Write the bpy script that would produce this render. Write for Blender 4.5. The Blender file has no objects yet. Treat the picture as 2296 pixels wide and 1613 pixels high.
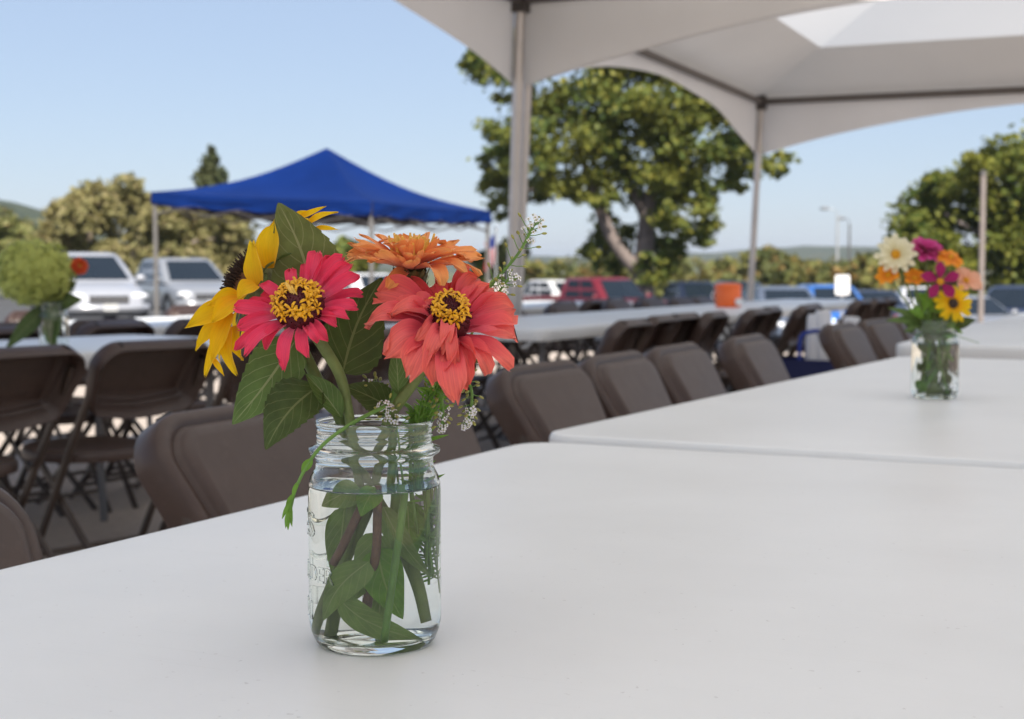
import bpy, bmesh, math, random
from math import sin, cos, pi, radians, sqrt, atan2, tan, exp
from mathutils import Vector, Matrix, Quaternion, noise

# ------------------------------------------------------------------ camera, sky, sun, exposure
scene = bpy.context.scene
COL = scene.collection
CAMZ = 1.01
FPX, CX, CY = 3300.0, 1148.0, 806.5          # focal length and centre in the photograph's viewing pixels
PITCH = math.atan((CY - 605.0) / FPX)
AL = radians(26.0)                            # direction of the table rows, right of the view

cam_d = bpy.data.cameras.new('camera'); cam = bpy.data.objects.new('camera', cam_d); COL.objects.link(cam)
cam.location = (0, 0, CAMZ); cam.rotation_euler = (pi / 2 - PITCH, 0, 0)
cam_d.sensor_width = 36.0; cam_d.lens = FPX / 2296.0 * 36.0
cam_d.clip_start = 0.02; cam_d.clip_end = 12000
cam_d.dof.use_dof = True; cam_d.dof.focus_distance = 1.085; cam_d.dof.aperture_fstop = 10.5
cam_d.dof.aperture_blades = 7
scene.camera = cam

U = Vector((sin(AL), cos(AL), 0)); V = Vector((cos(AL), -sin(AL), 0))
SUN_EL = radians(46.0)
sh = (-U * 0.76 + V * 0.65).normalized()
TO_SUN = Vector((sh.x * cos(SUN_EL), sh.y * cos(SUN_EL), sin(SUN_EL)))

world = bpy.data.worlds.new('World'); scene.world = world; world.use_nodes = True
wn = world.node_tree.nodes; wl = world.node_tree.links
bg = wn['Background']
sky_t = wn.new('ShaderNodeTexSky'); sky_t.sky_type = 'NISHITA'; sky_t.sun_disc = False
sky_t.sun_elevation = SUN_EL; sky_t.sun_rotation = atan2(TO_SUN.x, TO_SUN.y)
sky_t.altitude = 200; sky_t.air_density = 1.0; sky_t.dust_density = 0.4; sky_t.ozone_density = 1.0
pale = wn.new('ShaderNodeMix'); pale.data_type = 'RGBA'; pale.inputs[0].default_value = 0.55
pale.inputs[7].default_value = (4.7, 5.75, 8.0, 1)           # constant pale blue mixed in to even the clear sky out
wl.new(sky_t.outputs[0], pale.inputs[6]); wl.new(pale.outputs[2], bg.inputs[0]); bg.inputs[1].default_value = 0.064

sun_d = bpy.data.lights.new('sun', 'SUN'); sun = bpy.data.objects.new('sun', sun_d); COL.objects.link(sun)
sun_d.energy = 4.8; sun_d.angle = radians(0.53); sun_d.color = (1.0, 0.93, 0.83)
sun.rotation_euler = (-TO_SUN).to_track_quat('-Z', 'Y').to_euler()
sun.location = (0, -20, 40)

scene.view_settings.view_transform = 'Standard'; scene.view_settings.look = 'None'
scene.view_settings.gamma = 1.0; scene.view_settings.use_curve_mapping = False
scene.view_settings.exposure = 0.85
scene.render.engine = 'CYCLES'
cy = scene.cycles
cy.use_denoising = True
cy.max_bounces = 14; cy.diffuse_bounces = 5; cy.glossy_bounces = 6; cy.transmission_bounces = 14
cy.transparent_max_bounces = 12; cy.caustics_refractive = True; cy.caustics_reflective = False
cy.sample_clamp_indirect = 8.0; cy.blur_glossy = 0.5

# ------------------------------------------------------------------ helpers
def UVZ(u, v, z=0.0):
    return U * u + V * v + Vector((0, 0, z))

def at(px, py, Y):
    """point on the vertical plane y = Y seen at the photograph's viewing pixel"""
    dx = (px - CX) / FPX; dz = -(py - CY) / FPX
    d = Vector((dx, cos(PITCH) + dz * sin(PITCH), -sin(PITCH) + dz * cos(PITCH)))
    t = Y / d.y
    return Vector((d.x * t, Y, CAMZ + d.z * t))

def on_z(px, py, z):
    dx = (px - CX) / FPX; dz = -(py - CY) / FPX
    d = Vector((dx, cos(PITCH) + dz * sin(PITCH), -sin(PITCH) + dz * cos(PITCH)))
    t = (z - CAMZ) / d.z
    return Vector((d.x * t, d.y * t, z))

def smooth(a, b, x):
    t = min(1.0, max(0.0, (x - a) / (b - a))); return t * t * (3 - 2 * t)

def ground_z(x, y):
    z = -(0.36 + 0.80 * smooth(-9, 4, x)) * smooth(14, 42, y) - 0.9 * smooth(70, 160, y)
    return z

def link(o, parent=None):
    COL.objects.link(o)
    if parent is not None: o.parent = parent
    return o

def empty(name, loc=(0, 0, 0), rz=0.0, rot=None):
    o = bpy.data.objects.new(name, None); COL.objects.link(o)
    o.location = loc; o.rotation_euler = rot if rot is not None else (0, 0, rz)
    o.empty_display_size = 0.05
    return o

def tag(o, label=None, cat=None, group=None, kind=None):
    if label: o['label'] = label
    if cat: o['category'] = cat
    if group: o['group'] = group
    if kind: o['kind'] = kind
    return o

def copy_tree(o, parent=None):
    c = o.copy(); COL.objects.link(c)
    if parent is not None: c.parent = parent
    for ch in list(KIDS.get(o.name, [])):
        cc = copy_tree(ch, c)
    return c

KIDS = {}
def note(o):
    """remember the children of a prototype so copies can be made quickly"""
    KIDS[o.name] = list(o.children)
    for c in o.children: note(c)

class MB:
    def __init__(s):
        s.v = []; s.f = []; s.uv = []; s.mi = []; s.m = 0
    def add(s, verts, faces, uvs=None):
        b = len(s.v); s.v.extend([tuple(p) for p in verts])
        s.uv.extend(uvs if uvs else [(0.0, 0.0)] * len(verts))
        for f in faces:
            s.f.append(tuple(i + b for i in f)); s.mi.append(s.m)
        return s
    def box(s, c, d, rot=None):
        c = Vector(c); hx, hy, hz = d[0] / 2, d[1] / 2, d[2] / 2
        vs = [Vector((x, y, z)) for z in (-hz, hz) for y in (-hy, hy) for x in (-hx, hx)]
        if rot is not None: vs = [rot @ p for p in vs]
        s.add([p + c for p in vs], [(0, 2, 3, 1), (4, 5, 7, 6), (0, 1, 5, 4), (2, 6, 7, 3), (0, 4, 6, 2), (1, 3, 7, 5)])
        return s
    def tube(s, pts, r, n=8, caps=True, flat=1.0, uvlen=True):
        pts = [Vector(p) for p in pts]
        rs = r if isinstance(r, (list, tuple)) else [r] * len(pts)
        prev = None; rings = []; uvs = []
        for i, p in enumerate(pts):
            a = pts[max(0, i - 1)]; b = pts[min(len(pts) - 1, i + 1)]
            t = (b - a)
            if t.length < 1e-9: t = Vector((0, 0, 1))
            t.normalize()
            if prev is None:
                h = Vector((0, 0, 1)) if abs(t.z) < 0.9 else Vector((1, 0, 0))
                x = (h - t * h.dot(t)).normalized()
            else:
                x = (prev - t * prev.dot(t))
                x = x.normalized() if x.length > 1e-6 else prev
            prev = x; y = t.cross(x)
            for k in range(n):
                a_ = 2 * pi * k / n
                rings.append(p + x * (cos(a_) * rs[i]) + y * (sin(a_) * rs[i] * flat))
                uvs.append((k / n, i / max(1, len(pts) - 1)))
        fs = []
        for i in range(len(pts) - 1):
            for k in range(n):
                k2 = (k + 1) % n
                fs.append((i * n + k, i * n + k2, (i + 1) * n + k2, (i + 1) * n + k))
        if caps:
            fs.append(tuple(reversed(range(n)))); m = (len(pts) - 1) * n
            fs.append(tuple(m + k for k in range(n)))
        s.add(rings, fs, uvs); return s
    def lathe(s, prof, n=48, c=(0, 0, 0), cap0=False, cap1=False, axis=None):
        c = Vector(c); vs = []; fs = []; uvs = []
        q = axis.to_track_quat('Z', 'Y') if axis is not None else None
        for i, (r, z) in enumerate(prof):
            for k in range(n):
                a = 2 * pi * k / n
                p = Vector((r * cos(a), r * sin(a), z))
                if q: p = q @ p
                vs.append(c + p); uvs.append((k / n, i / max(1, len(prof) - 1)))
        for i in range(len(prof) - 1):
            for k in range(n):
                k2 = (k + 1) % n
                fs.append((i * n + k, i * n + k2, (i + 1) * n + k2, (i + 1) * n + k))
        if cap0: fs.append(tuple(reversed(range(n))))
        if cap1: fs.append(tuple((len(prof) - 1) * n + k for k in range(n)))
        s.add(vs, fs, uvs); return s
    def ball(s, c, r, n=8, m=5, q=None):
        c = Vector(c); r = r if isinstance(r, (tuple, list)) else (r, r, r)
        vs = [Vector((0, 0, -r[2]))]; fs = []
        for i in range(1, m):
            a = -pi / 2 + pi * i / m
            for k in range(n):
                b = 2 * pi * k / n
                vs.append(Vector((r[0] * cos(a) * cos(b), r[1] * cos(a) * sin(b), r[2] * sin(a))))
        vs.append(Vector((0, 0, r[2])))
        for k in range(n): fs.append((0, 1 + (k + 1) % n, 1 + k))
        for i in range(m - 2):
            for k in range(n):
                k2 = (k + 1) % n
                fs.append((1 + i * n + k, 1 + i * n + k2, 1 + (i + 1) * n + k2, 1 + (i + 1) * n + k))
        l = len(vs) - 1; b0 = 1 + (m - 2) * n
        for k in range(n): fs.append((l, b0 + k, b0 + (k + 1) % n))
        if q: vs = [q @ p for p in vs]
        s.add([p + c for p in vs], fs); return s
    def prism(s, pts, z0, z1):
        """closed outline in xy, extruded"""
        n = len(pts)
        vs = [(p[0], p[1], z0) for p in pts] + [(p[0], p[1], z1) for p in pts]
        fs = [tuple(reversed(range(n))), tuple(range(n, 2 * n))]
        for k in range(n):
            k2 = (k + 1) % n
            fs.append((k, k2, n + k2, n + k))
        s.add(vs, fs); return s
    def loops(s, rings, cap0=False, cap1=False, closed=True):
        n = len(rings[0]); vs = []; fs = []
        for r in rings: vs.extend(r)
        for i in range(len(rings) - 1):
            for k in range(n if closed else n - 1):
                k2 = (k + 1) % n
                fs.append((i * n + k, i * n + k2, (i + 1) * n + k2, (i + 1) * n + k))
        if cap0: fs.append(tuple(reversed(range(n))))
        if cap1: fs.append(tuple((len(rings) - 1) * n + k for k in range(n)))
        s.add(vs, fs); return s
    def mesh(s, name, mats, smooth_=True, angle=None):
        me = bpy.data.meshes.new(name)
        me.from_pydata(s.v, [], s.f)
        mats = mats if isinstance(mats, (list, tuple)) else [mats]
        for m in mats: me.materials.append(m)
        if len(mats) > 1: me.polygons.foreach_set('material_index', s.mi)
        uvl = me.uv_layers.new(name='UVMap')
        li = [0] * len(me.loops); me.loops.foreach_get('vertex_index', li)
        flat = []
        for i in li: flat.extend(s.uv[i])
        uvl.data.foreach_set('uv', flat)
        if smooth_: me.polygons.foreach_set('use_smooth', [True] * len(me.polygons))
        if angle is not None: me.set_sharp_from_angle(angle=radians(angle))
        me.update()
        return me
    def build(s, name, mats, parent=None, smooth_=True, angle=40):
        o = bpy.data.objects.new(name, s.mesh(name, mats, smooth_, angle))
        return link(o, parent)

def spline(pts, n=8):
    """Catmull-Rom through the points"""
    P = [Vector(p) for p in pts]
    if len(P) < 3:
        return [P[0].lerp(P[-1], i / n) for i in range(n + 1)]
    P = [P[0] * 2 - P[1]] + P + [P[-1] * 2 - P[-2]]
    out = []
    for i in range(1, len(P) - 2):
        for k in range(n):
            t = k / n; a, b, c, d = P[i - 1], P[i], P[i + 1], P[i + 2]
            out.append(0.5 * ((2 * b) + (c - a) * t + (2 * a - 5 * b + 4 * c - d) * t * t + (-a + 3 * b - 3 * c + d) * t ** 3))
    out.append(P[-2]); return out

def lerp_list(a, b, n):
    return [a + (b - a) * i / max(1, n - 1) for i in range(n)]

# ------------------------------------------------------------------ materials
def hexlin(r, g, b):
    f = lambda c: (c / 255 / 12.92) if c / 255 <= 0.04045 else ((c / 255 + 0.055) / 1.055) ** 2.4
    return (f(r), f(g), f(b))

class NT:
    def __init__(s, name):
        s.m = bpy.data.materials.new(name); s.m.use_nodes = True
        s.t = s.m.node_tree; s.n = s.t.nodes; s.l = s.t.links
        s.b = s.n['Principled BSDF']; s.out = s.n['Material Output']
    def node(s, typ, **kw):
        x = s.n.new(typ)
        for k, v in kw.items(): setattr(x, k, v)
        return x
    def link(s, a, b): s.l.new(a, b)
    def noise(s, scale, detail=3, rough=0.5, vec=None, coord='Object', stretch=None):
        tc = s.node('ShaderNodeTexCoord'); src = tc.outputs[coord]
        if stretch:
            mp = s.node('ShaderNodeMapping'); mp.inputs['Scale'].default_value = stretch
            s.link(src, mp.inputs[0]); src = mp.outputs[0]
        nz = s.node('ShaderNodeTexNoise'); nz.inputs['Scale'].default_value = scale
        nz.inputs['Detail'].default_value = detail; nz.inputs['Roughness'].default_value = rough
        s.link(src, nz.inputs['Vector']); return nz.outputs[0]
    def ramp(s, fac, stops):
        r = s.node('ShaderNodeValToRGB'); e = r.color_ramp.elements
        while len(e) < len(stops): e.new(0.5)
        for i, (p, c) in enumerate(stops):
            e[i].position = p; e[i].color = (c[0], c[1], c[2], 1)
        s.link(fac, r.inputs[0]); return r.outputs[0]
    def mix(s, fac, a, b, mode='MIX'):
        x = s.node('ShaderNodeMix', data_type='RGBA', blend_type=mode)
        for src, i in ((fac, 0), (a, 6), (b, 7)):
            if isinstance(src, (float, int)): x.inputs[i].default_value = src
            elif isinstance(src, tuple): x.inputs[i].default_value = (*src[:3], 1)
            else: s.link(src, x.inputs[i])
        return x.outputs[2]
    def math(s, op, a, b=0.0, c=0.0):
        x = s.node('ShaderNodeMath', operation=op)
        for i, v in enumerate((a, b, c)):
            if isinstance(v, (float, int)): x.inputs[i].default_value = v
            else: s.link(v, x.inputs[i])
        return x.outputs[0]
    def bump(s, h, strength=0.2, dist=0.01):
        b = s.node('ShaderNodeBump'); b.inputs['Strength'].default_value = strength
        b.inputs['Distance'].default_value = dist
        s.link(h, b.inputs['Height']); s.link(b.outputs[0], s.b.inputs['Normal']); return b
    def col(s, c):
        if isinstance(c, tuple): s.b.inputs['Base Color'].default_value = (*c[:3], 1)
        else: s.link(c, s.b.inputs['Base Color'])
    def set(s, **kw):
        for k, v in kw.items(): s.b.inputs[k.replace('_', ' ')].default_value = v
        return s

def paint(name, c, rough=0.5, var=0.12, scale=6.0, metal=0.0, bump=0.0, bscale=80.0, spec=0.5, coat=0.0):
    k = NT(name)
    f = k.noise(scale, 4, 0.6)
    a = tuple(x * (1 - var) for x in c); b = tuple(min(1, x * (1 + var)) for x in c)
    k.col(k.ramp(f, [(0.3, a), (0.7, b)]))
    k.set(Roughness=rough, Metallic=metal)
    k.b.inputs['Specular IOR Level'].default_value = spec
    k.b.inputs['Coat Weight'].default_value = coat
    k.b.inputs['Coat Roughness'].default_value = 0.05
    if bump: k.bump(k.noise(bscale, 3, 0.6), bump, 0.002)
    return k.m

def foliage(name, c1, c2, c3, scale=0.6, transl=0.35):
    k = NT(name)
    g = k.noise(scale, 2, 0.5); h = k.noise(scale * 9, 2, 0.5)
    c = k.mix(k.ramp(g, [(0.35, (0, 0, 0)), (0.65, (1, 1, 1))]), c1, c2)
    c = k.mix(k.ramp(h, [(0.52, (0, 0, 0)), (0.7, (1, 1, 1))]), c, c3)
    k.col(c); k.set(Roughness=0.6)
    k.b.inputs['Specular IOR Level'].default_value = 0.3
    tr = k.node('ShaderNodeBsdfTranslucent'); k.link(c, tr.inputs[0])
    mx = k.node('ShaderNodeMixShader'); mx.inputs[0].default_value = transl
    k.link(k.b.outputs[0], mx.inputs[1]); k.link(tr.outputs[0], mx.inputs[2])
    k.link(mx.outputs[0], k.out.inputs[0])
    return k.m

def fabric(name, c, transl, rough=0.7, tcol=None, var=0.05):
    k = NT(name)
    f = k.noise(1.2, 4, 0.6)
    cc = k.ramp(f, [(0.3, tuple(x * (1 - var) for x in c)), (0.7, tuple(min(1, x * (1 + var)) for x in c))])
    k.col(cc); k.set(Roughness=rough); k.b.inputs['Specular IOR Level'].default_value = 0.3
    k.bump(k.noise(3.0, 3, 0.5), 0.15, 0.03)
    tr = k.node('ShaderNodeBsdfTranslucent')
    tr.inputs[0].default_value = (*(tcol or c), 1)
    mx = k.node('ShaderNodeMixShader'); mx.inputs[0].default_value = transl
    k.link(k.b.outputs[0], mx.inputs[1]); k.link(tr.outputs[0], mx.inputs[2])
    k.link(mx.outputs[0], k.out.inputs[0])
    return k.m

def petal_mat(name, base, mid, tip, transl=0.22, streak=0.35):
    """colour runs from the petal's base to its tip; fine streaks run along it"""
    k = NT(name)
    tc = k.node('ShaderNodeTexCoord'); sx = k.node('ShaderNodeSeparateXYZ'); k.link(tc.outputs['UV'], sx.inputs[0])
    c = k.ramp(sx.outputs['Y'], [(0.0, base), (0.45, mid), (1.0, tip)])
    n = k.noise(1.0, 3, 0.6, coord='UV', stretch=(26, 1.6, 1))
    n2 = k.noise(90, 2, 0.5)
    dark = tuple(x * 0.62 for x in mid)
    c = k.mix(k.math('MULTIPLY', k.ramp(n, [(0.42, (0, 0, 0)), (0.66, (1, 1, 1))]), streak), c, dark)
    c = k.mix(k.math('MULTIPLY', n2, 0.18), c, tuple(min(1, x * 1.5 + 0.03) for x in tip))
    k.col(c); k.set(Roughness=0.55)
    k.b.inputs['Specular IOR Level'].default_value = 0.25
    k.b.inputs['Sheen Weight'].default_value = 0.15
    k.bump(n, 0.25, 0.0006)
    tr = k.node('ShaderNodeBsdfTranslucent'); k.link(c, tr.inputs[0])
    mx = k.node('ShaderNodeMixShader'); mx.inputs[0].default_value = transl
    k.link(k.b.outputs[0], mx.inputs[1]); k.link(tr.outputs[0], mx.inputs[2])
    k.link(mx.outputs[0], k.out.inputs[0])
    return k.m

def leaf_mat(name, c, vein, transl=0.3, wet=False):
    """leaf with a pale midrib and side veins drawn in leaf coordinates"""
    k = NT(name)
    tc = k.node('ShaderNodeTexCoord'); sx = k.node('ShaderNodeSeparateXYZ'); k.link(tc.outputs['UV'], sx.inputs[0])
    ax = k.math('ABSOLUTE', k.math('SUBTRACT', sx.outputs['X'], 0.5))
    mid = k.math('LESS_THAN', ax, 0.02)
    w = k.math('SUBTRACT', sx.outputs['Y'], k.math('MULTIPLY', ax, 0.75))
    fr = k.math('ABSOLUTE', k.math('SUBTRACT', k.math('FRACT', k.math('MULTIPLY', w, 6.5)), 0.5))
    side = k.math('MULTIPLY', k.math('LESS_THAN', fr, 0.045), 0.55)
    vv = k.math('MAXIMUM', mid, side)
    n = k.noise(70, 4, 0.6); n2 = k.noise(400, 2, 0.6)
    cc = k.ramp(n, [(0.3, tuple(x * 0.75 for x in c)), (0.7, tuple(x * 1.25 for x in c))])
    cc = k.mix(k.math('MULTIPLY', n2, 0.3), cc, tuple(x * 1.5 for x in c))
    cc = k.mix(k.math('MULTIPLY', vv, 0.75), cc, vein)
    k.col(cc); k.set(Roughness=0.5 if not wet else 0.35)
    k.b.inputs['Specular IOR Level'].default_value = 0.3
    k.bump(k.math('SUBTRACT', n2, k.math('MULTIPLY', vv, -0.8)), 0.3, 0.0008)
    tr = k.node('ShaderNodeBsdfTranslucent'); k.link(cc, tr.inputs[0])
    mx = k.node('ShaderNodeMixShader'); mx.inputs[0].default_value = transl
    k.link(k.b.outputs[0], mx.inputs[1]); k.link(tr.outputs[0], mx.inputs[2])
    k.link(mx.outputs[0], k.out.inputs[0])
    return k.m

def glass(name, ior, tint=(1, 1, 1), rough=0.0):
    k = NT(name); k.n.remove(k.b)
    g = k.node('ShaderNodeBsdfGlass'); g.inputs['IOR'].default_value = ior
    g.inputs['Roughness'].default_value = rough; g.inputs['Color'].default_value = (*tint, 1)
    k.link(g.outputs[0], k.out.inputs[0]); return k.m

M = {}
def table_mat():
    k = NT('table_plastic')
    big = k.noise(3.0, 4, 0.6); pit = k.noise(700, 2, 0.7); speck = k.noise(160, 1, 0.5)
    scr = k.noise(1.0, 3, 0.7, stretch=(5, 260, 1))
    c = k.ramp(big, [(0.25, (0.76, 0.768, 0.765)), (0.75, (0.83, 0.84, 0.838))])
    c = k.mix(k.math('MULTIPLY', k.ramp(speck, [(0.76, (0, 0, 0)), (0.80, (1, 1, 1))]), 0.35), c, (0.35, 0.33, 0.32))
    c = k.mix(k.math('MULTIPLY', k.ramp(scr, [(0.62, (0, 0, 0)), (0.72, (1, 1, 1))]), 0.10), c, (0.5, 0.49, 0.47))
    k.col(c)
    k.link(k.math('MULTIPLY_ADD', big, 0.15, 0.30), k.b.inputs['Roughness'])
    k.bump(pit, 0.22, 0.0006); return k.m
M['table'] = table_mat()
M['steel_grey'] = paint('grey_steel', (0.20, 0.20, 0.21), 0.45, metal=0.6)
def chair_mat():
    k = NT('brown_chair_plastic')
    n = k.noise(12, 4, 0.6); fine = k.noise(900, 2, 0.6); dust = k.noise(35, 5, 0.7)
    c = k.ramp(n, [(0.3, (0.046, 0.026, 0.020)), (0.7, (0.062, 0.037, 0.029))])
    c = k.mix(k.math('MULTIPLY', k.ramp(dust, [(0.55, (0, 0, 0)), (0.75, (1, 1, 1))]), 0.16), c, (0.19, 0.145, 0.125))
    k.col(c); k.link(k.math('MULTIPLY_ADD', dust, 0.2, 0.33), k.b.inputs['Roughness'])
    k.bump(fine, 0.12, 0.0006); return k.m
M['chair'] = chair_mat()
M['chair_metal'] = paint('brown_enamel', (0.055, 0.038, 0.030), 0.35, 0.2)
M['rubber'] = paint('black_rubber', (0.02, 0.02, 0.02), 0.7)
# ------------------------------------------------------------------ ground, lot, hills
def ground_mat():
    k = NT('gravel_ground')
    a = k.noise(0.6, 4, 0.6); b = k.noise(18, 4, 0.7); c = k.noise(120, 2, 0.6)
    col = k.ramp(b, [(0.3, (0.40, 0.33, 0.27)), (0.7, (0.55, 0.47, 0.40))])
    col = k.mix(k.math('MULTIPLY', a, 0.35), col, (0.43, 0.36, 0.29))
    k.col(col); k.set(Roughness=0.9); k.bump(c, 0.6, 0.01); return k.m
def asphalt_mat():
    k = NT('asphalt'); a = k.noise(0.3, 4, 0.6); b = k.noise(90, 3, 0.7)
    k.col(k.mix(0.5, k.ramp(a, [(0.3, (0.045, 0.045, 0.047)), (0.7, (0.08, 0.078, 0.075))]), k.ramp(b, [(0.3, (0.03, 0.03, 0.03)), (0.7, (0.11, 0.11, 0.11))])))
    k.set(Roughness=0.85); k.bump(b, 0.4, 0.006); return k.m
def grass_mat():
    k = NT('field_grass'); a = k.noise(0.05, 4, 0.6); b = k.noise(2.0, 4, 0.7)
    k.col(k.mix(0.5, k.ramp(a, [(0.3, (0.07, 0.085, 0.03)), (0.7, (0.15, 0.13, 0.06))]), k.ramp(b, [(0.3, (0.05, 0.07, 0.02)), (0.7, (0.13, 0.13, 0.05))])))
    k.set(Roughness=0.9); k.bump(b, 0.8, 0.1); return k.m

def sheet(name, xs, ys, mat, dz=0.0):
    vs = [(x, y, ground_z(x, y) + dz) for y in ys for x in xs]; n = len(xs)
    fs = [(j * n + i, j * n + i + 1, (j + 1) * n + i + 1, (j + 1) * n + i) for j in range(len(ys) - 1) for i in range(n - 1)]
    o = MB().add(vs, fs).build(name, mat); o['kind'] = 'structure'; return o
gxs = [-3000, -1200, -500, -200, -100] + list(range(-60, 61, 3)) + [100, 200, 500, 1200, 3000]
gys = [-800, -200, -60, -20] + list(range(-8, 60, 2)) + [64, 70, 80, 95, 110, 125, 140, 160, 300, 900, 2000, 4000, 6000]
sheet('ground', gxs, gys, ground_mat())
sheet('parking_lot', list(range(-60, 61, 3)), [23.0] + list(range(24, 60, 2)) + [60, 64, 70, 78], asphalt_mat(), 0.004)
sheet('meadow', [-1200, -500, -200, -100] + list(range(-60, 61, 10)) + [100, 200, 500, 1200], [78, 80, 95, 110, 125, 140, 160, 300, 900, 1800], grass_mat(), 0.006)

def hill(name, Y, pts, depth, mat, seed):
    """a wooded ridge whose crest follows the given heights"""
    rnd = random.Random(seed); rings = []
    x0, x1 = pts[0][0], pts[-1][0]; n = 220
    def crest(x):
        for (a, za), (b, zb) in zip(pts, pts[1:]):
            if a <= x <= b: return za + (zb - za) * smooth(a, b, x)
        return pts[-1][1]
    vs = []; fs = []; m = 9
    for j in range(m):
        t = j / (m - 1)
        for i in range(n + 1):
            x = x0 + (x1 - x0) * i / n; h = crest(x)
            prof = sin(pi * min(1, t / 0.55) / 2) if t < 0.55 else cos(pi * (t - 0.55) / 0.9 / 2 * 1.0)
            nz = noise.fractal(Vector((x / 45, t * depth / 45, seed)), 1.0, 2.0, 5) * h * 0.09
            vs.append((x, Y + depth * (t - 0.55), -3 + (h + 3) * max(0, prof) + (nz if 0.05 < t < 0.98 else 0)))
    w = n + 1
    for j in range(m - 1):
        for i in range(n): fs.append((j * w + i, j * w + i + 1, (j + 1) * w + i + 1, (j + 1) * w + i))
    o = MB().add(vs, fs).build(name, mat); o['kind'] = 'structure'; return o
def wood_mat(name, c1, c2, c3, s):
    k = NT(name); a = k.noise(s, 5, 0.65); b = k.noise(s * 6, 4, 0.7)
    c = k.mix(k.ramp(b, [(0.35, (0, 0, 0)), (0.65, (1, 1, 1))]), c1, c2)
    c = k.mix(k.math('MULTIPLY', k.ramp(a, [(0.5, (0, 0, 0)), (0.7, (1, 1, 1))]), 0.7), c, c3)
    k.col(c); k.set(Roughness=0.9); k.bump(b, 1.0, 6.0); return k.m
hm = wood_mat('wooded_hill', (0.025, 0.045, 0.025), (0.085, 0.10, 0.045), (0.15, 0.12, 0.04), 0.035)
hill('hill', 1500, [(-1600, 30), (-700, 34), (-250, 14), (60, 14), (180, 18), (300, 25), (420, 22), (700, 20), (1700, 36)], 700, hm, 3)
hill('hill', 420, [(-420, 26), (-200, 24), (-150, 21), (-115, 11), (-80, 4), (-30, 1)], 220, hm, 8)

# ------------------------------------------------------------------ trees
def leaf_cloud(blobs, size, seed, clumps=15, aspect=0.7, fill=0.45):
    """many small leaf faces through each lobe, denser towards its skin"""
    rnd = random.Random(seed); g = rnd.gauss; R = rnd.random
    vs = []; fs = []
    for (c, r, n) in blobs:
        rx, ry, rz = (r, r, r) if isinstance(r, (int, float)) else r
        cl = []
        for _ in range(clumps):
            x, y, z = g(0, 1), g(0, 1), g(0, 1); l = sqrt(x * x + y * y + z * z) + 1e-6
            q = fill + (1.04 - fill) * R() ** 0.5
            cl.append((x / l * q, y / l * q, z / l * q, 0.13 + 0.15 * R()))
        for _ in range(n):
            cx_, cy_, cz_, sg = cl[int(R() * clumps)]
            x, y, z = cx_ + g(0, sg), cy_ + g(0, sg), cz_ + g(0, sg * 0.8); l = sqrt(x * x + y * y + z * z) + 0.3
            px, py, pz = c[0] + x * rx, c[1] + y * ry, c[2] + z * rz
            s = size * (0.6 + 0.8 * R())
            nx, ny, nz = g(0, 1) + x / l * 0.5, g(0, 1) + y / l * 0.5, g(0, 1) + 0.6 + z / l * 0.5
            nn = Vector((nx, ny, nz)).normalized(); t = nn.orthogonal().normalized()
            a = R() * 6.283; t2 = nn.cross(t); e = t * cos(a) + t2 * sin(a); f = nn.cross(e) * aspect
            b = len(vs); e *= s; f *= s
            vs += [(px - e.x, py - e.y, pz - e.z), (px + f.x, py + f.y, pz + f.z), (px + e.x, py + e.y, pz + e.z), (px - f.x, py - f.y, pz - f.z)]
            fs.append((b, b + 1, b + 2, b + 3))
    return vs, fs

def tree(name, label, base, limbs, blobs, leafsize, fol, bark, seed, group=None):
    t = empty(name, base); b = Vector(base)
    tr = MB()
    for pts, rs in limbs:
        sp = spline([Vector(p) - b for p in pts], 6)
        rr = []
        for i in range(len(sp)):
            q = i / (len(sp) - 1) * (len(rs) - 1); a = int(min(q, len(rs) - 2)); rr.append(rs[a] + (rs[a + 1] - rs[a]) * (q - a))
        tr.tube(sp, rr, 10)
    tr.build('trunk', bark, t)
    vs, fs = leaf_cloud([((Vector(c) - b), r, n) for c, r, n in blobs], leafsize, seed)
    MB().add(vs, fs).build('crown', fol, t, smooth_=False, angle=None)
    tag(t, label, 'tree', group); return t

def bark_mat(name, c):
    k = NT(name); a = k.noise(1.0, 5, 0.7, stretch=(9, 9, 1.6)); 
    k.col(k.ramp(a, [(0.35, tuple(x * 0.45 for x in c)), (0.65, c)])); k.set(Roughness=0.9); k.bump(a, 0.9, 0.05); return k.m
M['bark'] = bark_mat('bark', (0.26, 0.21, 0.19))
M['fol_main'] = foliage('leaf_green', (0.075, 0.12, 0.028), (0.21, 0.22, 0.04), (0.36, 0.32, 0.05), 0.5)
M['fol_right'] = foliage('leaf_yellowgreen', (0.07, 0.11, 0.018), (0.20, 0.21, 0.03), (0.30, 0.27, 0.04), 0.5)
M['fol_olive'] = foliage('leaf_olive', (0.25, 0.24, 0.095), (0.37, 0.33, 0.14), (0.44, 0.35, 0.19), 0.5, 0.45)
M['fol_olive2'] = foliage('leaf_olive_green', (0.19, 0.21, 0.07), (0.32, 0.30, 0.10), (0.40, 0.31, 0.13), 0.4, 0.45)
M['fol_conifer'] = foliage('needle_green', (0.05, 0.07, 0.03), (0.09, 0.10, 0.04), (0.12, 0.12, 0.05), 0.8, 0.15)

def PB(px, py, Y, r, n, dy=0.0, sq=0.85):
    """lobe centred where the photograph shows it, radius in viewing pixels"""
    rr = r * Y / FPX
    return (at(px, py, Y + dy), (rr, rr, rr * sq), n)

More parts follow.
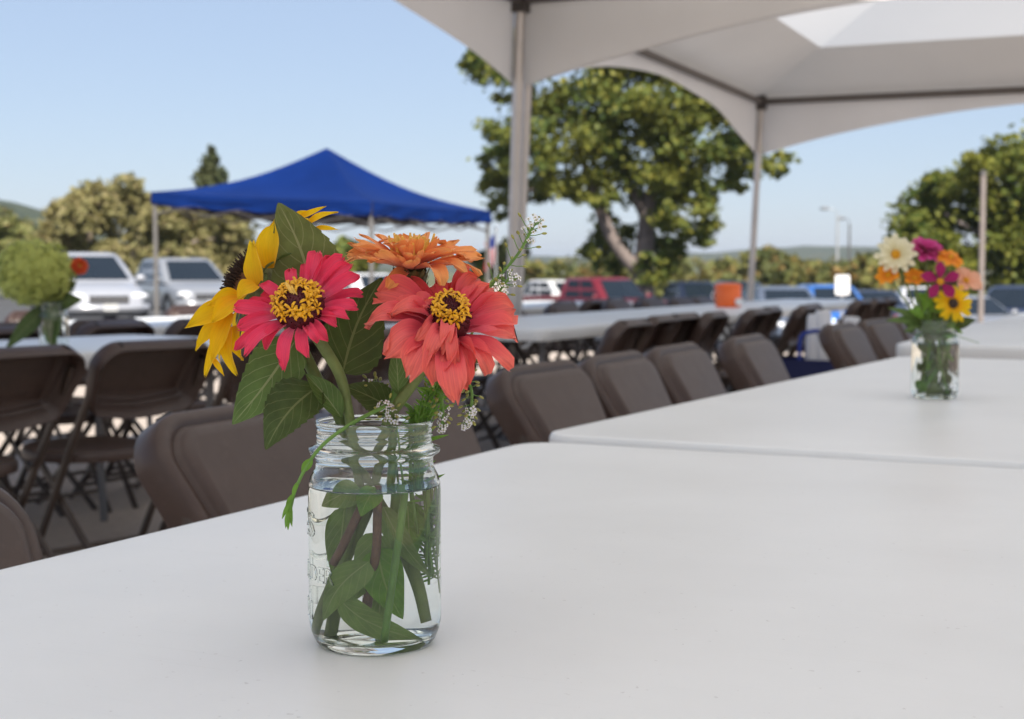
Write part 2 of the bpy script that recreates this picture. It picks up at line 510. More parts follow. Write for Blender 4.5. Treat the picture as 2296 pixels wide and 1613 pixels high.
YT = 66.0
rt = random.Random(4)
main = []
for (x, y, r) in [(1200, 330, 90), (1285, 260, 100), (1395, 240, 110), (1490, 250, 115), (1590, 320, 95), (1140, 300, 55), (1130, 420, 48), (1115, 370, 45),
                  (1180, 430, 55), (1250, 380, 60), (1400, 340, 95), (1500, 360, 90), (1560, 400, 75), (1540, 470, 62), (1575, 520, 38), (1500, 520, 60),
                  (1375, 520, 48), (1385, 575, 50), (1500, 570, 42), (1650, 330, 60), (1690, 370, 42), (1745, 368, 34), (1640, 410, 34), (1290, 425, 34),
                  (1080, 150, 42), (1060, 130, 30), (1120, 120, 55), (1300, 120, 140), (1460, 90, 150), (1600, 180, 120), (1180, 190, 80), (1340, 420, 45), (1460, 430, 60), (1120, 470, 28), (1330, 560, 30), (1470, 600, 40)]:
    main.append(PB(x, y, YT, r, int(0.17 * r * r) + 100, rt.uniform(-2.2, 2.2)))
B0 = at(1443, 640, YT); B0.z = ground_z(B0.x, YT) - 0.05
tree('broadleaf_tree', 'tall green tree with a forked pale trunk behind the red truck', B0,
     [([B0, at(1443, 600, YT), at(1448, 530, YT), at(1455, 450, YT), at(1490, 380, YT), at(1540, 300, YT), at(1600, 230, YT)], [0.609, 0.435, 0.392, 0.319, 0.232, 0.131, 0.058]),
      ([at(1443, 615, YT), at(1405, 580, YT), at(1365, 520, YT), at(1338, 450, YT), at(1318, 390, YT), at(1290, 300, YT), at(1270, 220, YT)], [0.377, 0.319, 0.290, 0.246, 0.189, 0.116, 0.058]),
      ([at(1450, 500, YT), at(1425, 440, YT), at(1400, 380, YT + 1), at(1410, 280, YT + 1)], [0.232, 0.203, 0.145, 0.072]),
      ([at(1338, 450, YT), at(1290, 425, YT), at(1220, 430, YT - 1), at(1160, 420, YT - 1)], [0.131, 0.102, 0.072, 0.043]),
      ([at(1290, 300, YT), at(1200, 240, YT), at(1110, 160, YT), at(1065, 130, YT)], [0.102, 0.087, 0.072, 0.029]),
      ([at(1500, 370, YT), at(1590, 360, YT), at(1690, 370, YT), at(1745, 370, YT)], [0.116, 0.087, 0.058, 0.029])],
     main, 0.15, M['fol_main'], M['bark'], 11)

YR = 74.0
right = []
for (x, y, r) in [(2080, 500, 80), (2060, 560, 70), (2150, 450, 90), (2210, 400, 70), (2270, 380, 80), (2300, 450, 110), (2210, 520, 110), (2120, 590, 85), (2330, 560, 120), (2230, 610, 90), (2420, 480, 150), (2420, 360, 100), (2030, 520, 42), (2100, 430, 45), (2170, 380, 40), (2480, 600, 120)]:
    right.append(PB(x, y, YR, r, int(0.15 * r * r) + 60, rt.uniform(-3, 3)))
B1 = at(2290, 640, YR); B1.z = ground_z(B1.x, YR) - 0.05
tree('broadleaf_tree', 'dense round yellow-green tree at the right edge behind the grey post', B1,
     [([B1, at(2290, 600, YR), at(2280, 520, YR), at(2260, 430, YR)], [0.4, 0.32, 0.25, 0.1]), ([at(2290, 600, YR), at(2350, 520, YR), at(2400, 430, YR)], [0.26, 0.2, 0.08]), ([at(2288, 590, YR), at(2200, 530, YR), at(2120, 480, YR)], [0.2, 0.14, 0.05])],
     right, 0.19, M['fol_right'], M['bark'], 12)

def small_tree(px, ytop, ybot, Y, w, label, fol, seed, dens=1.0, dz=0.0, group=None, lobes=18, leaf=0.13):
    r = random.Random(seed); bl = []
    for i in range(lobes):
        f = (i + 0.5) / lobes; yy = ytop + (ybot - ytop) * (0.12 + 0.80 * f)
        ww = w * sin(pi * min(0.96, 0.18 + 0.70 * f)) * 0.75
        rr = w * r.uniform(0.26, 0.42)
        bl.append(PB(px + r.uniform(-1, 1) * ww * 0.8, yy, Y, rr, int((0.19 * rr * rr + 60) * dens * (Y / 45) ** 0.3), r.uniform(-1.5, 1.5)))
    b = at(px, 640, Y); b.z = ground_z(b.x, Y) - 0.05
    top = at(px, ytop + (ybot - ytop) * 0.3, Y)
    limbs = [([b, b.lerp(top, 0.4) + Vector((r.uniform(-.3, .3), 0, 0)), top], [0.22, 0.16, 0.04])]
    for k in range(4):
        s = b.lerp(top, 0.25 + 0.14 * k); e = at(px + r.uniform(-0.8, 0.8) * w, ytop + (ybot - ytop) * r.uniform(0.2, 0.6), Y)
        limbs.append(([s, s.lerp(e, 0.5) + Vector((0, 0, 0.2)), e], [0.10, 0.07, 0.02]))
    return tree('broadleaf_tree', label, b, limbs, bl, leaf, fol, M['bark'], seed, group)
small_tree(205, 405, 660, 60, 120, 'olive tree left of the blue canopy, beside the white hydrangea jar', M['fol_olive'], 21, 1.3)
small_tree(300, 385, 660, 64, 95, 'tall thin-topped olive tree beside the left canopy leg', M['fol_olive'], 22, 1.0)
small_tree(405, 440, 660, 58, 115, 'olive-brown tree under the left half of the blue canopy', M['fol_olive'], 23, 1.4)
small_tree(500, 480, 660, 61, 100, 'olive tree behind the sunflower, under the blue canopy', M['fol_olive'], 24, 1.2)
small_tree(1150, 515, 640, 76, 55, 'small olive tree between the flag and the first white tent leg', M['fol_olive2'], 25, 1.2, leaf=0.2)
small_tree(30, 500, 640, 72, 95, 'pale green tree at the far left edge behind the hydrangea', M['fol_olive2'], 26, 1.2, leaf=0.2)
small_tree(1080, 570, 640, 70, 40, 'low green bush behind the right leg of the blue canopy', M['fol_main'], 27, 1.2, leaf=0.2)
small_tree(620, 545, 640, 75, 70, 'low dark green tree behind the tall serrated sunflower leaf', M['fol_main'], 28, 1.2, leaf=0.24)
small_tree(790, 548, 640, 80, 80, 'low dark green tree behind the orange zinnia', M['fol_main'], 29, 1.2, leaf=0.24)

# conifer whose tip shows above the canopy
cb = at(475, 640, 70); cb.z = ground_z(cb.x, 70) - 0.05; ct = at(475, 350, 70); bl = []
for i in range(16):
    f = i / 15; c = ct.lerp(cb, f * 0.9); w = 0.15 + 2.2 * f ** 0.9
    bl.append((c, (w, w, 0.5), 180 + int(500 * f)))
tree('conifer_tree', 'pointed conifer tip rising above the left slope of the blue canopy', cb, [([cb, cb.lerp(ct, 0.5), ct], [0.3, 0.18, 0.03])], bl, 0.16, M['fol_conifer'], M['bark'], 31)

# the far wood behind the lot, one mass
blobs = []; rw = random.Random(5)
for i in range(70):
    x = rw.uniform(1180, 2120); Y = rw.uniform(115, 150); r = rw.uniform(22, 36)
    top = 585 + 14 * sin(x * 0.021) + rw.uniform(-8, 10) + (10 if x < 1400 else 0)
    blobs.append(PB(x, top + r * 0.8, Y, r, 260))
    blobs.append(PB(x + rw.uniform(-20, 20), top + r * 2.0, Y - 2, r, 180))
for i in range(22):
    x = rw.uniform(-60, 700); Y = rw.uniform(95, 130); r = rw.uniform(25, 40)
    blobs.append(PB(x, 590 + rw.uniform(-12, 12), Y, r, 220))
for i in range(60):
    x = rw.uniform(-350, 215); Y = rw.uniform(250, 330); r = rw.uniform(12, 22)
    blobs.append(PB(x, 478 + max(0, x) * 0.42 + rw.uniform(-6, 60), Y, r, 140))
for i in range(90):
    x = rw.uniform(1180, 2300); Y = rw.uniform(300, 700); r = rw.uniform(8, 15)
    blobs.append(PB(x, 588 + rw.uniform(-4, 16), Y, r, 90))
vs, fs = leaf_cloud(blobs, 0.42, 6)
w1 = foliage('far_wood_leaf', (0.10, 0.125, 0.04), (0.23, 0.22, 0.06), (0.33, 0.21, 0.07), 0.09)
o = MB().add(vs, fs).build('far_wood', w1, None, smooth_=False, angle=None)
tag(o, 'hazy line of autumn trees in front of the blue hill', 'wood', kind='stuff')
# ------------------------------------------------------------------ white frame tents
M['tent_roof'] = fabric('tent_vinyl', (0.77, 0.775, 0.78), 0.42, 0.55, (0.77, 0.79, 0.80), 0.03)
M['tent_band'] = fabric('tent_border_vinyl', (0.60, 0.585, 0.565), 0.135, 0.6, (0.56, 0.545, 0.525), 0.04)  # greyer, less translucent band of roof along the eaves
M['valance'] = fabric('tent_valance', (0.76, 0.745, 0.73), 0.22, 0.6, (0.64, 0.63, 0.615), 0.05)
M['alu'] = paint('aluminium_pole', (0.50, 0.46, 0.43), 0.38, 0.1, 4, metal=0.55)
M['beam'] = paint('brown_grey_beam', (0.11, 0.095, 0.085), 0.6, 0.1)
M['bracket'] = paint('dark_bracket', (0.06, 0.05, 0.045), 0.5)

def tent(name, label, corner, ang, y0, y1, W, E, bays_y, bays_x, lean=0.0):
    """corner: plan position of the left far/near corner; local x runs right across, local y along the tent"""
    t = empty(name, corner, -ang)
    H = 1.45; D0 = 0.70
    def rect(d, z): return [Vector((d, y0 + d, z)), Vector((W - d, y0 + d, z)), Vector((W - d, y1 - d, z)), Vector((d, y1 - d, z))]
    z1 = E + H * D0 / (W / 2)
    a, b = rect(-0.05, E + 0.012), rect(D0, z1)
    r0, r1 = Vector((W / 2, min(y0 + W / 2, (y0 + y1) / 2), E + H)), Vector((W / 2, max(y1 - W / 2, (y0 + y1) / 2), E + H))
    def panel(nm, quad, mat, sag):
        n = 10; vs = []; fs = []; q = quad
        for j in range(n + 1):
            for i in range(n + 1):
                s, u = i / n, j / n
                p = q[0].lerp(q[1], s).lerp(q[3].lerp(q[2], s), u)
                p = p + Vector((0, 0, -sag * sin(pi * s) * sin(pi * u)))
                vs.append(p)
        for j in range(n):
            for i in range(n):
                k = j * (n + 1) + i; fs.append((k, k + 1, k + n + 2, k + n + 1))
        MB().add(vs, fs).build(nm, mat, t)
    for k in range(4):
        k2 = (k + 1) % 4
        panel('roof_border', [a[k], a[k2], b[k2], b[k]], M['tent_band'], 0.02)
    for k, (e0, e1) in enumerate([(r0, r0), (r0, r1), (r1, r1), (r1, r0)]):
        k2 = (k + 1) % 4
        panel('roof_panel', [b[k], b[k2], e1, e0], M['tent_roof'], 0.08)
    # legs, beams and scalloped valances round the edge
    ys = lerp_list(y0, y1, bays_y + 1); xs = lerp_list(0, W, bays_x + 1)
    legs = [(0, y) for y in ys] + [(W, y) for y in ys] + [(x, y0) for x in xs[1:-1]] + [(x, y1) for x in xs[1:-1]]
    for x, y in legs:
        MB().tube([(x - lean, y, 0.0), (x, y, E - 0.02)], 0.031, 12).build('leg', M['alu'], t)
        MB().box((x - lean, y, 0.008), (0.15, 0.15, 0.012)).build('foot_plate', M['steel_grey'], t, False, None)
        MB().box((x, y, E - 0.05), (0.09, 0.09, 0.13)).build('corner_bracket', M['bracket'], t, False, None)
    segs = []
    for u0, u1 in zip(ys, ys[1:]): segs += [((0, u0), (0, u1), (-1, 0)), ((W, u0), (W, u1), (1, 0))]
    for u0, u1 in zip(xs, xs[1:]): segs += [((u0, y0), (u1, y0), (0, -1)), ((u0, y1), (u1, y1), (0, 1))]
    for i, (p, q, n) in enumerate(segs):
        p = Vector((*p, E)); q = Vector((*q, E)); n = Vector((*n, 0)); L = (q - p).length
        MB().tube([p + Vector((0, 0, -0.04)), q + Vector((0, 0, -0.04))], 0.03, 10).build('eave_beam', M['beam'], t)
        vs = []; fs = []; N = 36; K = 5
        for a_ in range(N + 1):
            s = a_ / N
            dep = 0.15 + 0.39 * abs(2 * s - 1) ** 2.1
            for b_ in range(K + 1):
                f = b_ / K
                wob = 0.012 * sin(s * 23 + i) * f
                vs.append(p.lerp(q, s) + n * (0.036 + 0.02 * f + wob) + Vector((0, 0, 0.01 - dep * f)))
        for a_ in range(N):
            for b_ in range(K):
                k = a_ * (K + 1) + b_; fs.append((k, k + 1, k + K + 2, k + K + 1))
        MB().add(vs, fs).build('valance', M['valance'], t)
    tag(t, label, 'tent'); return t

EAVE = 2.63
tent('frame_tent', 'white frame tent over the flower jar, its left valance sloping up to the top', (0.05, 8.74, 0), AL, -12.2, 0.0, 6.1, EAVE, 2, 1, 0.09)
tent('frame_tent', 'white frame tent beyond, with bright roof panels and two legs in view', (0.11, 8.88, 0), radians(23.6), 0.0, 5.6, 6.1, EAVE, 1, 1, 0.12)

# ------------------------------------------------------------------ blue pop-up canopy
M['blue'] = fabric('blue_polyester', (0.004, 0.020, 0.115), 0.04, 0.6, (0.006, 0.03, 0.15), 0.2)
_b = M['blue'].node_tree.nodes['Principled BSDF']; _b.inputs['Specular IOR Level'].default_value = 0.06
M['inner_sheet'] = paint('dark_inner_sheet', (0.03, 0.027, 0.03), 0.8)  # dark sheet close under the blue cloth of roof and valance
M['canopy_leg'] = paint('canopy_leg', (0.16, 0.155, 0.15), 0.5)
def canopy():
    F = Vector((-1.57, 16.6, 0)); Lc = Vector((-4.36, 17.9, 0)); Rc = Vector((-0.28, 19.25, 0)); Bc = Lc + Rc - F
    c = (F + Lc + Rc + Bc) / 4
    top = {0: 1.77, 1: 1.95, 2: 1.80, 3: 1.77}
    cs = [Vector((p.x, p.y, top[i])) for i, p in enumerate((F, Lc, Bc, Rc))]
    pk = at(733, 332, c.y)
    base = Vector((c.x, c.y, ground_z(c.x, c.y)))
    t = empty('popup_canopy', base)
    L = lambda p: Vector(p) - base
    rnd = random.Random(2)
    for i in range(4):
        a, b = cs[i], cs[(i + 1) % 4]; n = 16; m = 12; vs = []; fs = []
        for j in range(m + 1):
            f = j / m
            for k in range(n + 1):
                s = k / n; e = a.lerp(b, s); p = e.lerp(pk, f)
                # the cloth sinks between ridge lines and hangs a little concave from the peak
                p.z -= 0.17 * sin(pi * f) * (0.75 + 0.25 * sin(pi * s)) + 0.02 * sin(pi * s) * (1 - f)
                vs.append(L(p))
        for j in range(m):
            for k in range(n):
                q = j * (n + 1) + k; fs.append((q, q + 1, q + n + 2, q + n + 1))
        MB().add(vs, fs).build('canopy_panel', M['blue'], t)
        MB().add([v + Vector((0, 0, -0.012)) for v in vs], fs).build('inner_sheet', M['inner_sheet'], t)
        out = Vector(((a + b) / 2 - c).to_2d().to_3d()); out.z = 0; out.normalize()
        vs = []; fs = []; n = 40; m = 5
        for j in range(m + 1):
            for k in range(n + 1):
                s = k / n; e = a.lerp(b, s); f = j / m
                e.z -= 0.02 * sin(pi * s) + 0.155 * f + 0.012 * sin(s * 30 + i) * f
                e += out * (0.012 + 0.05 * noise.noise(Vector((s * 9, f * 2, i * 5))) * f)
                vs.append(L(e))
        for j in range(m):
            for k in range(n):
                q = j * (n + 1) + k; fs.append((q, q + 1, q + n + 2, q + n + 1))
        MB().add(vs, fs).build('valance', M['blue'], t)
        MB().add([v - out * 0.010 for v in vs], fs).build('inner_sheet', M['inner_sheet'], t)
        # folding truss
        for w in range(4):
            p, q = a.lerp(b, w / 4), a.lerp(b, (w + 1) / 4); dz = Vector((0, 0, -0.10)); up = Vector((0, 0, -0.26))
            tr = MB(); tr.tube([L(p + dz - out * 0.06), L(q + up - out * 0.06)], 0.012, 6); tr.tube([L(p + up - out * 0.08), L(q + dz - out * 0.08)], 0.012, 6)
            tr.build('truss_bar', M['steel_grey'], t)
        g = ground_z(a.x, a.y)
        ins = (c - a).normalized() * 0.05; ins.z = 0
        MB().box(L(Vector((a.x, a.y, (a.z - 0.05 + g) / 2)) + ins), (0.036, 0.036, a.z - 0.05 - g), Matrix.Rotation(radians(-27), 3, 'Z')).build('leg', M['canopy_leg'], t, False, None)
        MB().tube([L(a.lerp(pk, f) + Vector((0, 0, -0.10 - 0.17 * sin(pi * f)))) for f in lerp_list(0.02, 1, 9)], 0.014, 6).build('roof_rod', M['steel_grey'], t)
    tag(t, 'blue pop-up canopy with a pointed top behind the bouquet', 'canopy'); return t
canopy()

# ------------------------------------------------------------------ tables
TW, TLEN, TZ = 0.92, 2.44, 0.74
def rrect(w, l, r, n=6, ins=0.0):
    pts = []; r2 = max(0.002, r - ins)
    for cx, cy_, a0 in ((w / 2 - r, l / 2 - r, 0), (-w / 2 + r, l / 2 - r, 90), (-w / 2 + r, -l / 2 + r, 180), (w / 2 - r, -l / 2 + r, 270)):
        for k in range(n + 1):
            a = radians(a0 + 90 * k / n); pts.append((cx + r2 * cos(a), cy_ + r2 * sin(a)))
    return pts
def make_table():
    t = empty('folding_table')
    rings = []
    for ins, z in [(0.030, 0.690), (0.004, 0.682), (0.0, 0.690), (0.0, 0.728), (0.0015, 0.734), (0.005, 0.7385), (0.012, 0.74)]:
        rings.append([Vector((x, y, z)) for x, y in rrect(TW, TLEN, 0.065, 6, ins)])
    m = MB(); m.loops(rings, True, False)
    inner = [Vector((x, y, 0.74)) for x, y in rrect(TW, TLEN, 0.065, 6, 0.012)]
    m.add(inner, [tuple(range(len(inner)))])
    m.build('tabletop', M['table'], t)
    for s in (-1, 1):
        yy = s * (TLEN / 2 - 0.28)
        lf = MB()
        for sx in (-1, 1):
            lf.tube(spline([(sx * (TW / 2 - 0.14), yy, 0.69), (sx * (TW / 2 - 0.14), yy, 0.4), (sx * (TW / 2 - 0.14), yy + s * 0.02, 0.04), (sx * (TW / 2 - 0.14), yy + s * 0.02, 0.0)], 4), 0.0155, 10)
        lf.tube([(-TW / 2 + 0.14, yy, 0.33), (TW / 2 - 0.14, yy, 0.33)], 0.011, 8)
        lf.build('leg_frame', M['steel_grey'], t)
        br = MB(); br.tube([(0, yy, 0.33), (0, yy - s * 0.30, 0.67)], 0.010, 8); br.build('brace', M['steel_grey'], t)
    note(t); return t
table_p = make_table()
used_t = [False]
def table(c, ang, label):
    o = table_p if not used_t[0] else copy_tree(table_p); used_t[0] = True
    o.location = c; o.rotation_euler = (0, 0, -ang)
    tag(o, label, 'table', 'white folding tables'); return o
def row_table(u0, v0, label, ang=AL, z=0.0):
    """v0 is the left edge, u0 the near end"""
    d = Vector((sin(ang), cos(ang), 0)); w = Vector((cos(ang), -sin(ang), 0))
    c = UVZ(u0, v0) + d * (TLEN / 2) + w * (TW / 2); c.z = z + min(ground_z(c.x, c.y), 0)
    return table(c, ang, label)

A27 = radians(26.2)
row_table(2.10 - TLEN, -1.005, 'white folding table in front carrying the large zinnia jar', A27)
q = on_z(1203, 977, TZ); u2 = q.dot(U); v2 = q.dot(V)
row_table(u2 - 0.005, v2 - 0.0, 'white folding table carrying the cream and magenta bouquet', radians(28.2), 0.004)
q = on_z(2003, 772, TZ)
row_table(q.dot(U), q.dot(V), 'white folding table beyond the second bouquet at the right edge', radians(24))
row_table(q.dot(U) + 2.55, q.dot(V) - 0.05, 'farthest white folding table of the bouquet row', radians(25))
A35 = radians(35); U3 = Vector((sin(A35), cos(A35), 0)); V3 = Vector((cos(A35), -sin(A35), 0))
table(Vector((-1.93, 4.90, 0)), A35, 'white folding table under the green hydrangea jar')
names1 = ['white folding table with its near end by the first tent leg', 'white folding table right of the first tent leg, second beyond it', 'white folding table nearest the second tent leg']
for i in range(3):
    row_table(6.08 + i * 2.47, -3.72 + 0.02 * (i % 2), names1[i], AL)
names2 = ['white folding table in the third row at the left edge', 'second white folding table of the third row, behind the sunflower', 'farthest white folding table of the third row, behind the coral zinnia', 'farthest white folding table of the third row near the red truck']
for i in range(3):
    row_table(4.3 + i * 2.5, -5.55 + 0.04 * (i % 3), names2[i], AL)

# ------------------------------------------------------------------ folding chairs
CH_T = radians(29)
def back_outline(ins, n=7):
    """rounded trapezoid, wide shoulders, bowed lower edge; s across, t up from the lower edge"""
    top, bot, h = 0.228, 0.204, 0.25
    pts = []
    def arc(cx, cz, r, a0, a1):
        for k in range(n + 1):
            a = radians(a0 + (a1 - a0) * k / n); pts.append((cx + max(0.004, r - ins) * cos(a), cz + max(0.004, r - ins) * sin(a)))
    arc(top - 0.085, h - 0.085, 0.085, 4, 86); 
    arc(-top + 0.085, h - 0.085, 0.085, 94, 176)
    arc(-bot + 0.05, 0.052, 0.05, 184, 258)
    pts.append((-0.07, -0.012 + ins)); pts.append((0.0, -0.016 + ins)); pts.append((0.07, -0.012 + ins))
    arc(bot - 0.05, 0.052, 0.05, 282, 356)
    return pts
def make_chair():
    t = empty('folding_chair')
    z0, y0 = 0.560, -0.125
    def B(s, tt, d):
        # back plane tilts backwards with height; gently curved across; d forward depth
        cur = -0.10 * s * s
        return Vector((s, y0 - tt * sin(CH_T) + (d - cur * -1) * cos(CH_T), z0 + tt * cos(CH_T) + d * sin(CH_T)))
    rings = []
    for ins, d in [(0.060, 0.044), (0.034, 0.040), (0.020, 0.018), (0.009, -0.024), (0.004, -0.027), (0.0, -0.022), (0.0, 0.022), (0.004, 0.031), (0.011, 0.035), (0.022, 0.035), (0.027, 0.031), (0.031, 0.031), (0.036, 0.046), (0.043, 0.051), (0.054, 0.052)]:
        rings.append([B(s, tt, d) for s, tt in back_outline(ins)])
    m = MB(); m.loops([list(r) for r in rings])
    # fill front and rear faces with shrinking rings
    def fill(base, depth, flip):
        rr = []
        c = (0.0, 0.115)
        for f in (1.0, 0.7, 0.4, 0.12):
            rr.append([B(c[0] + (s - c[0]) * f, c[1] + (tt - c[1]) * f, depth) for s, tt in base])
        if flip: rr = rr[::-1]; m.loops(rr, True, False)
        else: m.loops(rr, False, True)
    fill(back_outline(0.060), 0.044, True); fill(back_outline(0.054), 0.052, False)
    m.build('backrest', M['chair'], t, True, 50)
    for sx in (-1, 1):
        p0 = B(sx * 0.150, 0.2515, -0.010); p1 = B(sx * 0.146, 0.2505, 0.020)
        MB().tube([p0, p1], 0.0035, 6).build('slot', M['rubber'], t)
    # seat pan: contoured, with a rolled lip
    rings = []
    for ins, z in [(0.012, 0.400), (0.002, 0.396), (0.0, 0.405), (0.0, 0.424), (0.006, 0.431), (0.02, 0.433), (0.05, 0.428), (0.11, 0.420), (0.17, 0.417)]:
        pts = rrect(0.43, 0.40, 0.19, 6, min(ins, 0.18))
        rings.append([Vector((x * (1.0 + 0.05 * y), y + 0.13, z + (0.006 if y > 0.1 else 0))) for x, y in pts])
    sm = MB(); sm.loops(rings, True, True); sm.build('seat', M['chair'], t, True, 50)
    for sx in (-1, 1):
        MB().tube([(sx * 0.198, -0.208, 0.722), (sx * 0.205, -0.135, 0.585), (sx * 0.213, 0.195, 0.0)], 0.016, 8, flat=0.6).build('leg', M['chair_metal'], t)
        MB().tube([(sx * 0.186, 0.15, 0.405), (sx * 0.186, 0.0, 0.25), (sx * 0.188, -0.26, 0.0)], 0.0145, 8, flat=0.6).build('leg', M['chair_metal'], t)
    MB().tube([(-0.213, 0.145, 0.09), (0.213, 0.145, 0.09)], 0.009, 8).build('stretcher', M['chair_metal'], t)
    MB().tube([(-0.187, -0.165, 0.095), (0.187, -0.165, 0.095)], 0.009, 8).build('stretcher', M['chair_metal'], t)
    note(t); return t
chair_p = make_chair(); used_c = [False]
FACE_R = -(pi / 2 + AL); FACE_L = pi / 2 - AL
rc = random.Random(17)
def chair(u, v, rz, label, jit=1.0):
    p = UVZ(u, v)
    o = chair_p if not used_c[0] else copy_tree(chair_p); used_c[0] = True
    p.z = ground_z(p.x, p.y)
    o.location = p; o.rotation_euler = (0, 0, rz + radians(rc.uniform(-5, 5)) * jit)
    tag(o, label, 'chair', 'brown folding chairs'); return o
ORD = ['first', 'second', 'third', 'fourth', 'fifth', 'sixth', 'seventh', 'eighth', 'ninth', 'tenth', 'eleventh', 'twelfth', 'thirteenth', 'fourteenth', 'fifteenth', 'sixteenth', 'seventeenth', 'eighteenth', 'nineteenth', 'twentieth', 'twenty-first', 'twenty-second', 'twenty-third', 'twenty-fourth', 'twenty-fifth', 'twenty-sixth', 'twenty-seventh']
# chairs tucked along the left side of the front row, backs just outside the table edge
front = [(1.00, -1.00, 'brown folding chair cut off by the lower left edge of the picture'), (1.96, -1.24, 'brown folding chair just left of the zinnia jar, pulled out from the table'),
         (2.56, -1.28, 'brown folding chair hidden behind the zinnia jar'), (3.16, -1.25, 'brown folding chair right of the zinnia jar at the gap between tables'),
         (3.62, -1.24, 'brown folding chair second to the right of the zinnia jar'), (4.12, -1.25, 'brown folding chair third to the right of the zinnia jar'),
         (4.80, -1.24, 'brown folding chair fourth to the right of the zinnia jar'), (6.05, -1.22, 'brown folding chair just left of the second bouquet')]
for u, v, l in front: chair(u, v, FACE_R, l, 0.5)
for k, u in enumerate((6.6, 7.15, 7.7, 8.3)):
    chair(u, -1.2, FACE_R, 'brown folding chair behind the second bouquet, %s from the front' % ORD[k])
# chairs round the hydrangea table, hollow backs towards us
def chair_at(p, rz, label):
    return chair(p.dot(U), p.dot(V), rz, label, 0.3)
for k in range(4):
    p = Vector((-1.40, 4.20, 0)) + U3 * (0.53 * k) - V3 * 0.246
    chair_at(p, pi / 2 - A35 + radians((4, -3, 2, 0)[k]), 'brown folding chair on the near side of the hydrangea table, %s from the left' % ORD[k])
for k in range(4):
    p = Vector((-1.40, 4.20, 0)) + U3 * (0.05 + 0.56 * k) - V3 * 1.50
    chair_at(p, -(pi / 2 + A35), 'brown folding chair on the far side of the hydrangea table, %s from the left' % ORD[k])
# second row: right side shows hollow backs, left side faces us
for k, (u, dv, rz) in enumerate([(6.12, .10, 0), (6.72, .02, 3), (7.10, .0, -2), (7.42, .05, 4), (8.10, .08, 0), (8.58, .02, 5), (9.15, .10, 0), (9.45, .05, 2), (11.0, .02, 0), (11.45, .05, 0), (12.0, .02, 4)]):
    chair(u, -2.72 + dv, FACE_L + radians(rz), 'brown folding chair on the near side of the second table row, %s from the left' % ORD[k], 0.4)
k = 0; u = 6.4
while u < 13.0:
    if k % 7 != 5:
        chair(u, -3.72 + rc.uniform(-0.08, 0.05), FACE_R, 'brown folding chair on the far side of the second table row, %s from the left' % ORD[k])
    k += 1; u += 0.56 + rc.uniform(-0.03, 0.05)
k = 0; u = 4.4
while u < 11.6:
    if k % 6 != 3:
        chair(u, -4.52 + rc.uniform(-0.06, 0.08), FACE_L, 'brown folding chair on the near side of the third table row, %s from the left' % ORD[k])
    k += 1; u += 0.52 + rc.uniform(-0.03, 0.05)
for k, u in enumerate((6.1, 7.4, 9.0, 10.6)):
    chair(u, -5.60 + rc.uniform(-0.06, 0.08), FACE_R, 'brown folding chair on the far side of the third table row, %s from the left' % ORD[k])
# ------------------------------------------------------------------ parked cars
M['car_glass'] = paint('dark_car_glass', (0.012, 0.018, 0.026), 0.08, 0.05, spec=0.22)
M['tyre'] = paint('tyre', (0.018, 0.018, 0.018), 0.8)
M['rim'] = paint('wheel_rim', (0.45, 0.45, 0.46), 0.3, metal=0.8)
M['lamp'] = paint('headlamp_lens', (0.75, 0.76, 0.78), 0.08, 0.05, spec=0.9, coat=1.0)
M['chrome'] = paint('chrome_trim', (0.55, 0.55, 0.56), 0.15, metal=0.9)
M['black_trim'] = paint('black_trim', (0.02, 0.02, 0.022), 0.45)
M['plate'] = paint('licence_plate', (0.6, 0.6, 0.58), 0.5)
def car_paint(name, c): return paint(name, c, 0.32, 0.03, 2.0, metal=0.15, coat=0.5)
CARM = {'silver': car_paint('silver_paint', (0.24, 0.25, 0.27)), 'pale': car_paint('pale_silver_paint', (0.36, 0.37, 0.40)), 'white': car_paint('white_paint', (0.70, 0.70, 0.70)), 'red': car_paint('dark_red_paint', (0.15, 0.008, 0.016)),
        'navy': car_paint('navy_paint', (0.018, 0.026, 0.055)), 'grey': car_paint('slate_paint', (0.10, 0.12, 0.16)), 'blue': car_paint('bright_blue_paint', (0.03, 0.14, 0.45)), 'black': car_paint('black_paint', (0.015, 0.016, 0.02))}

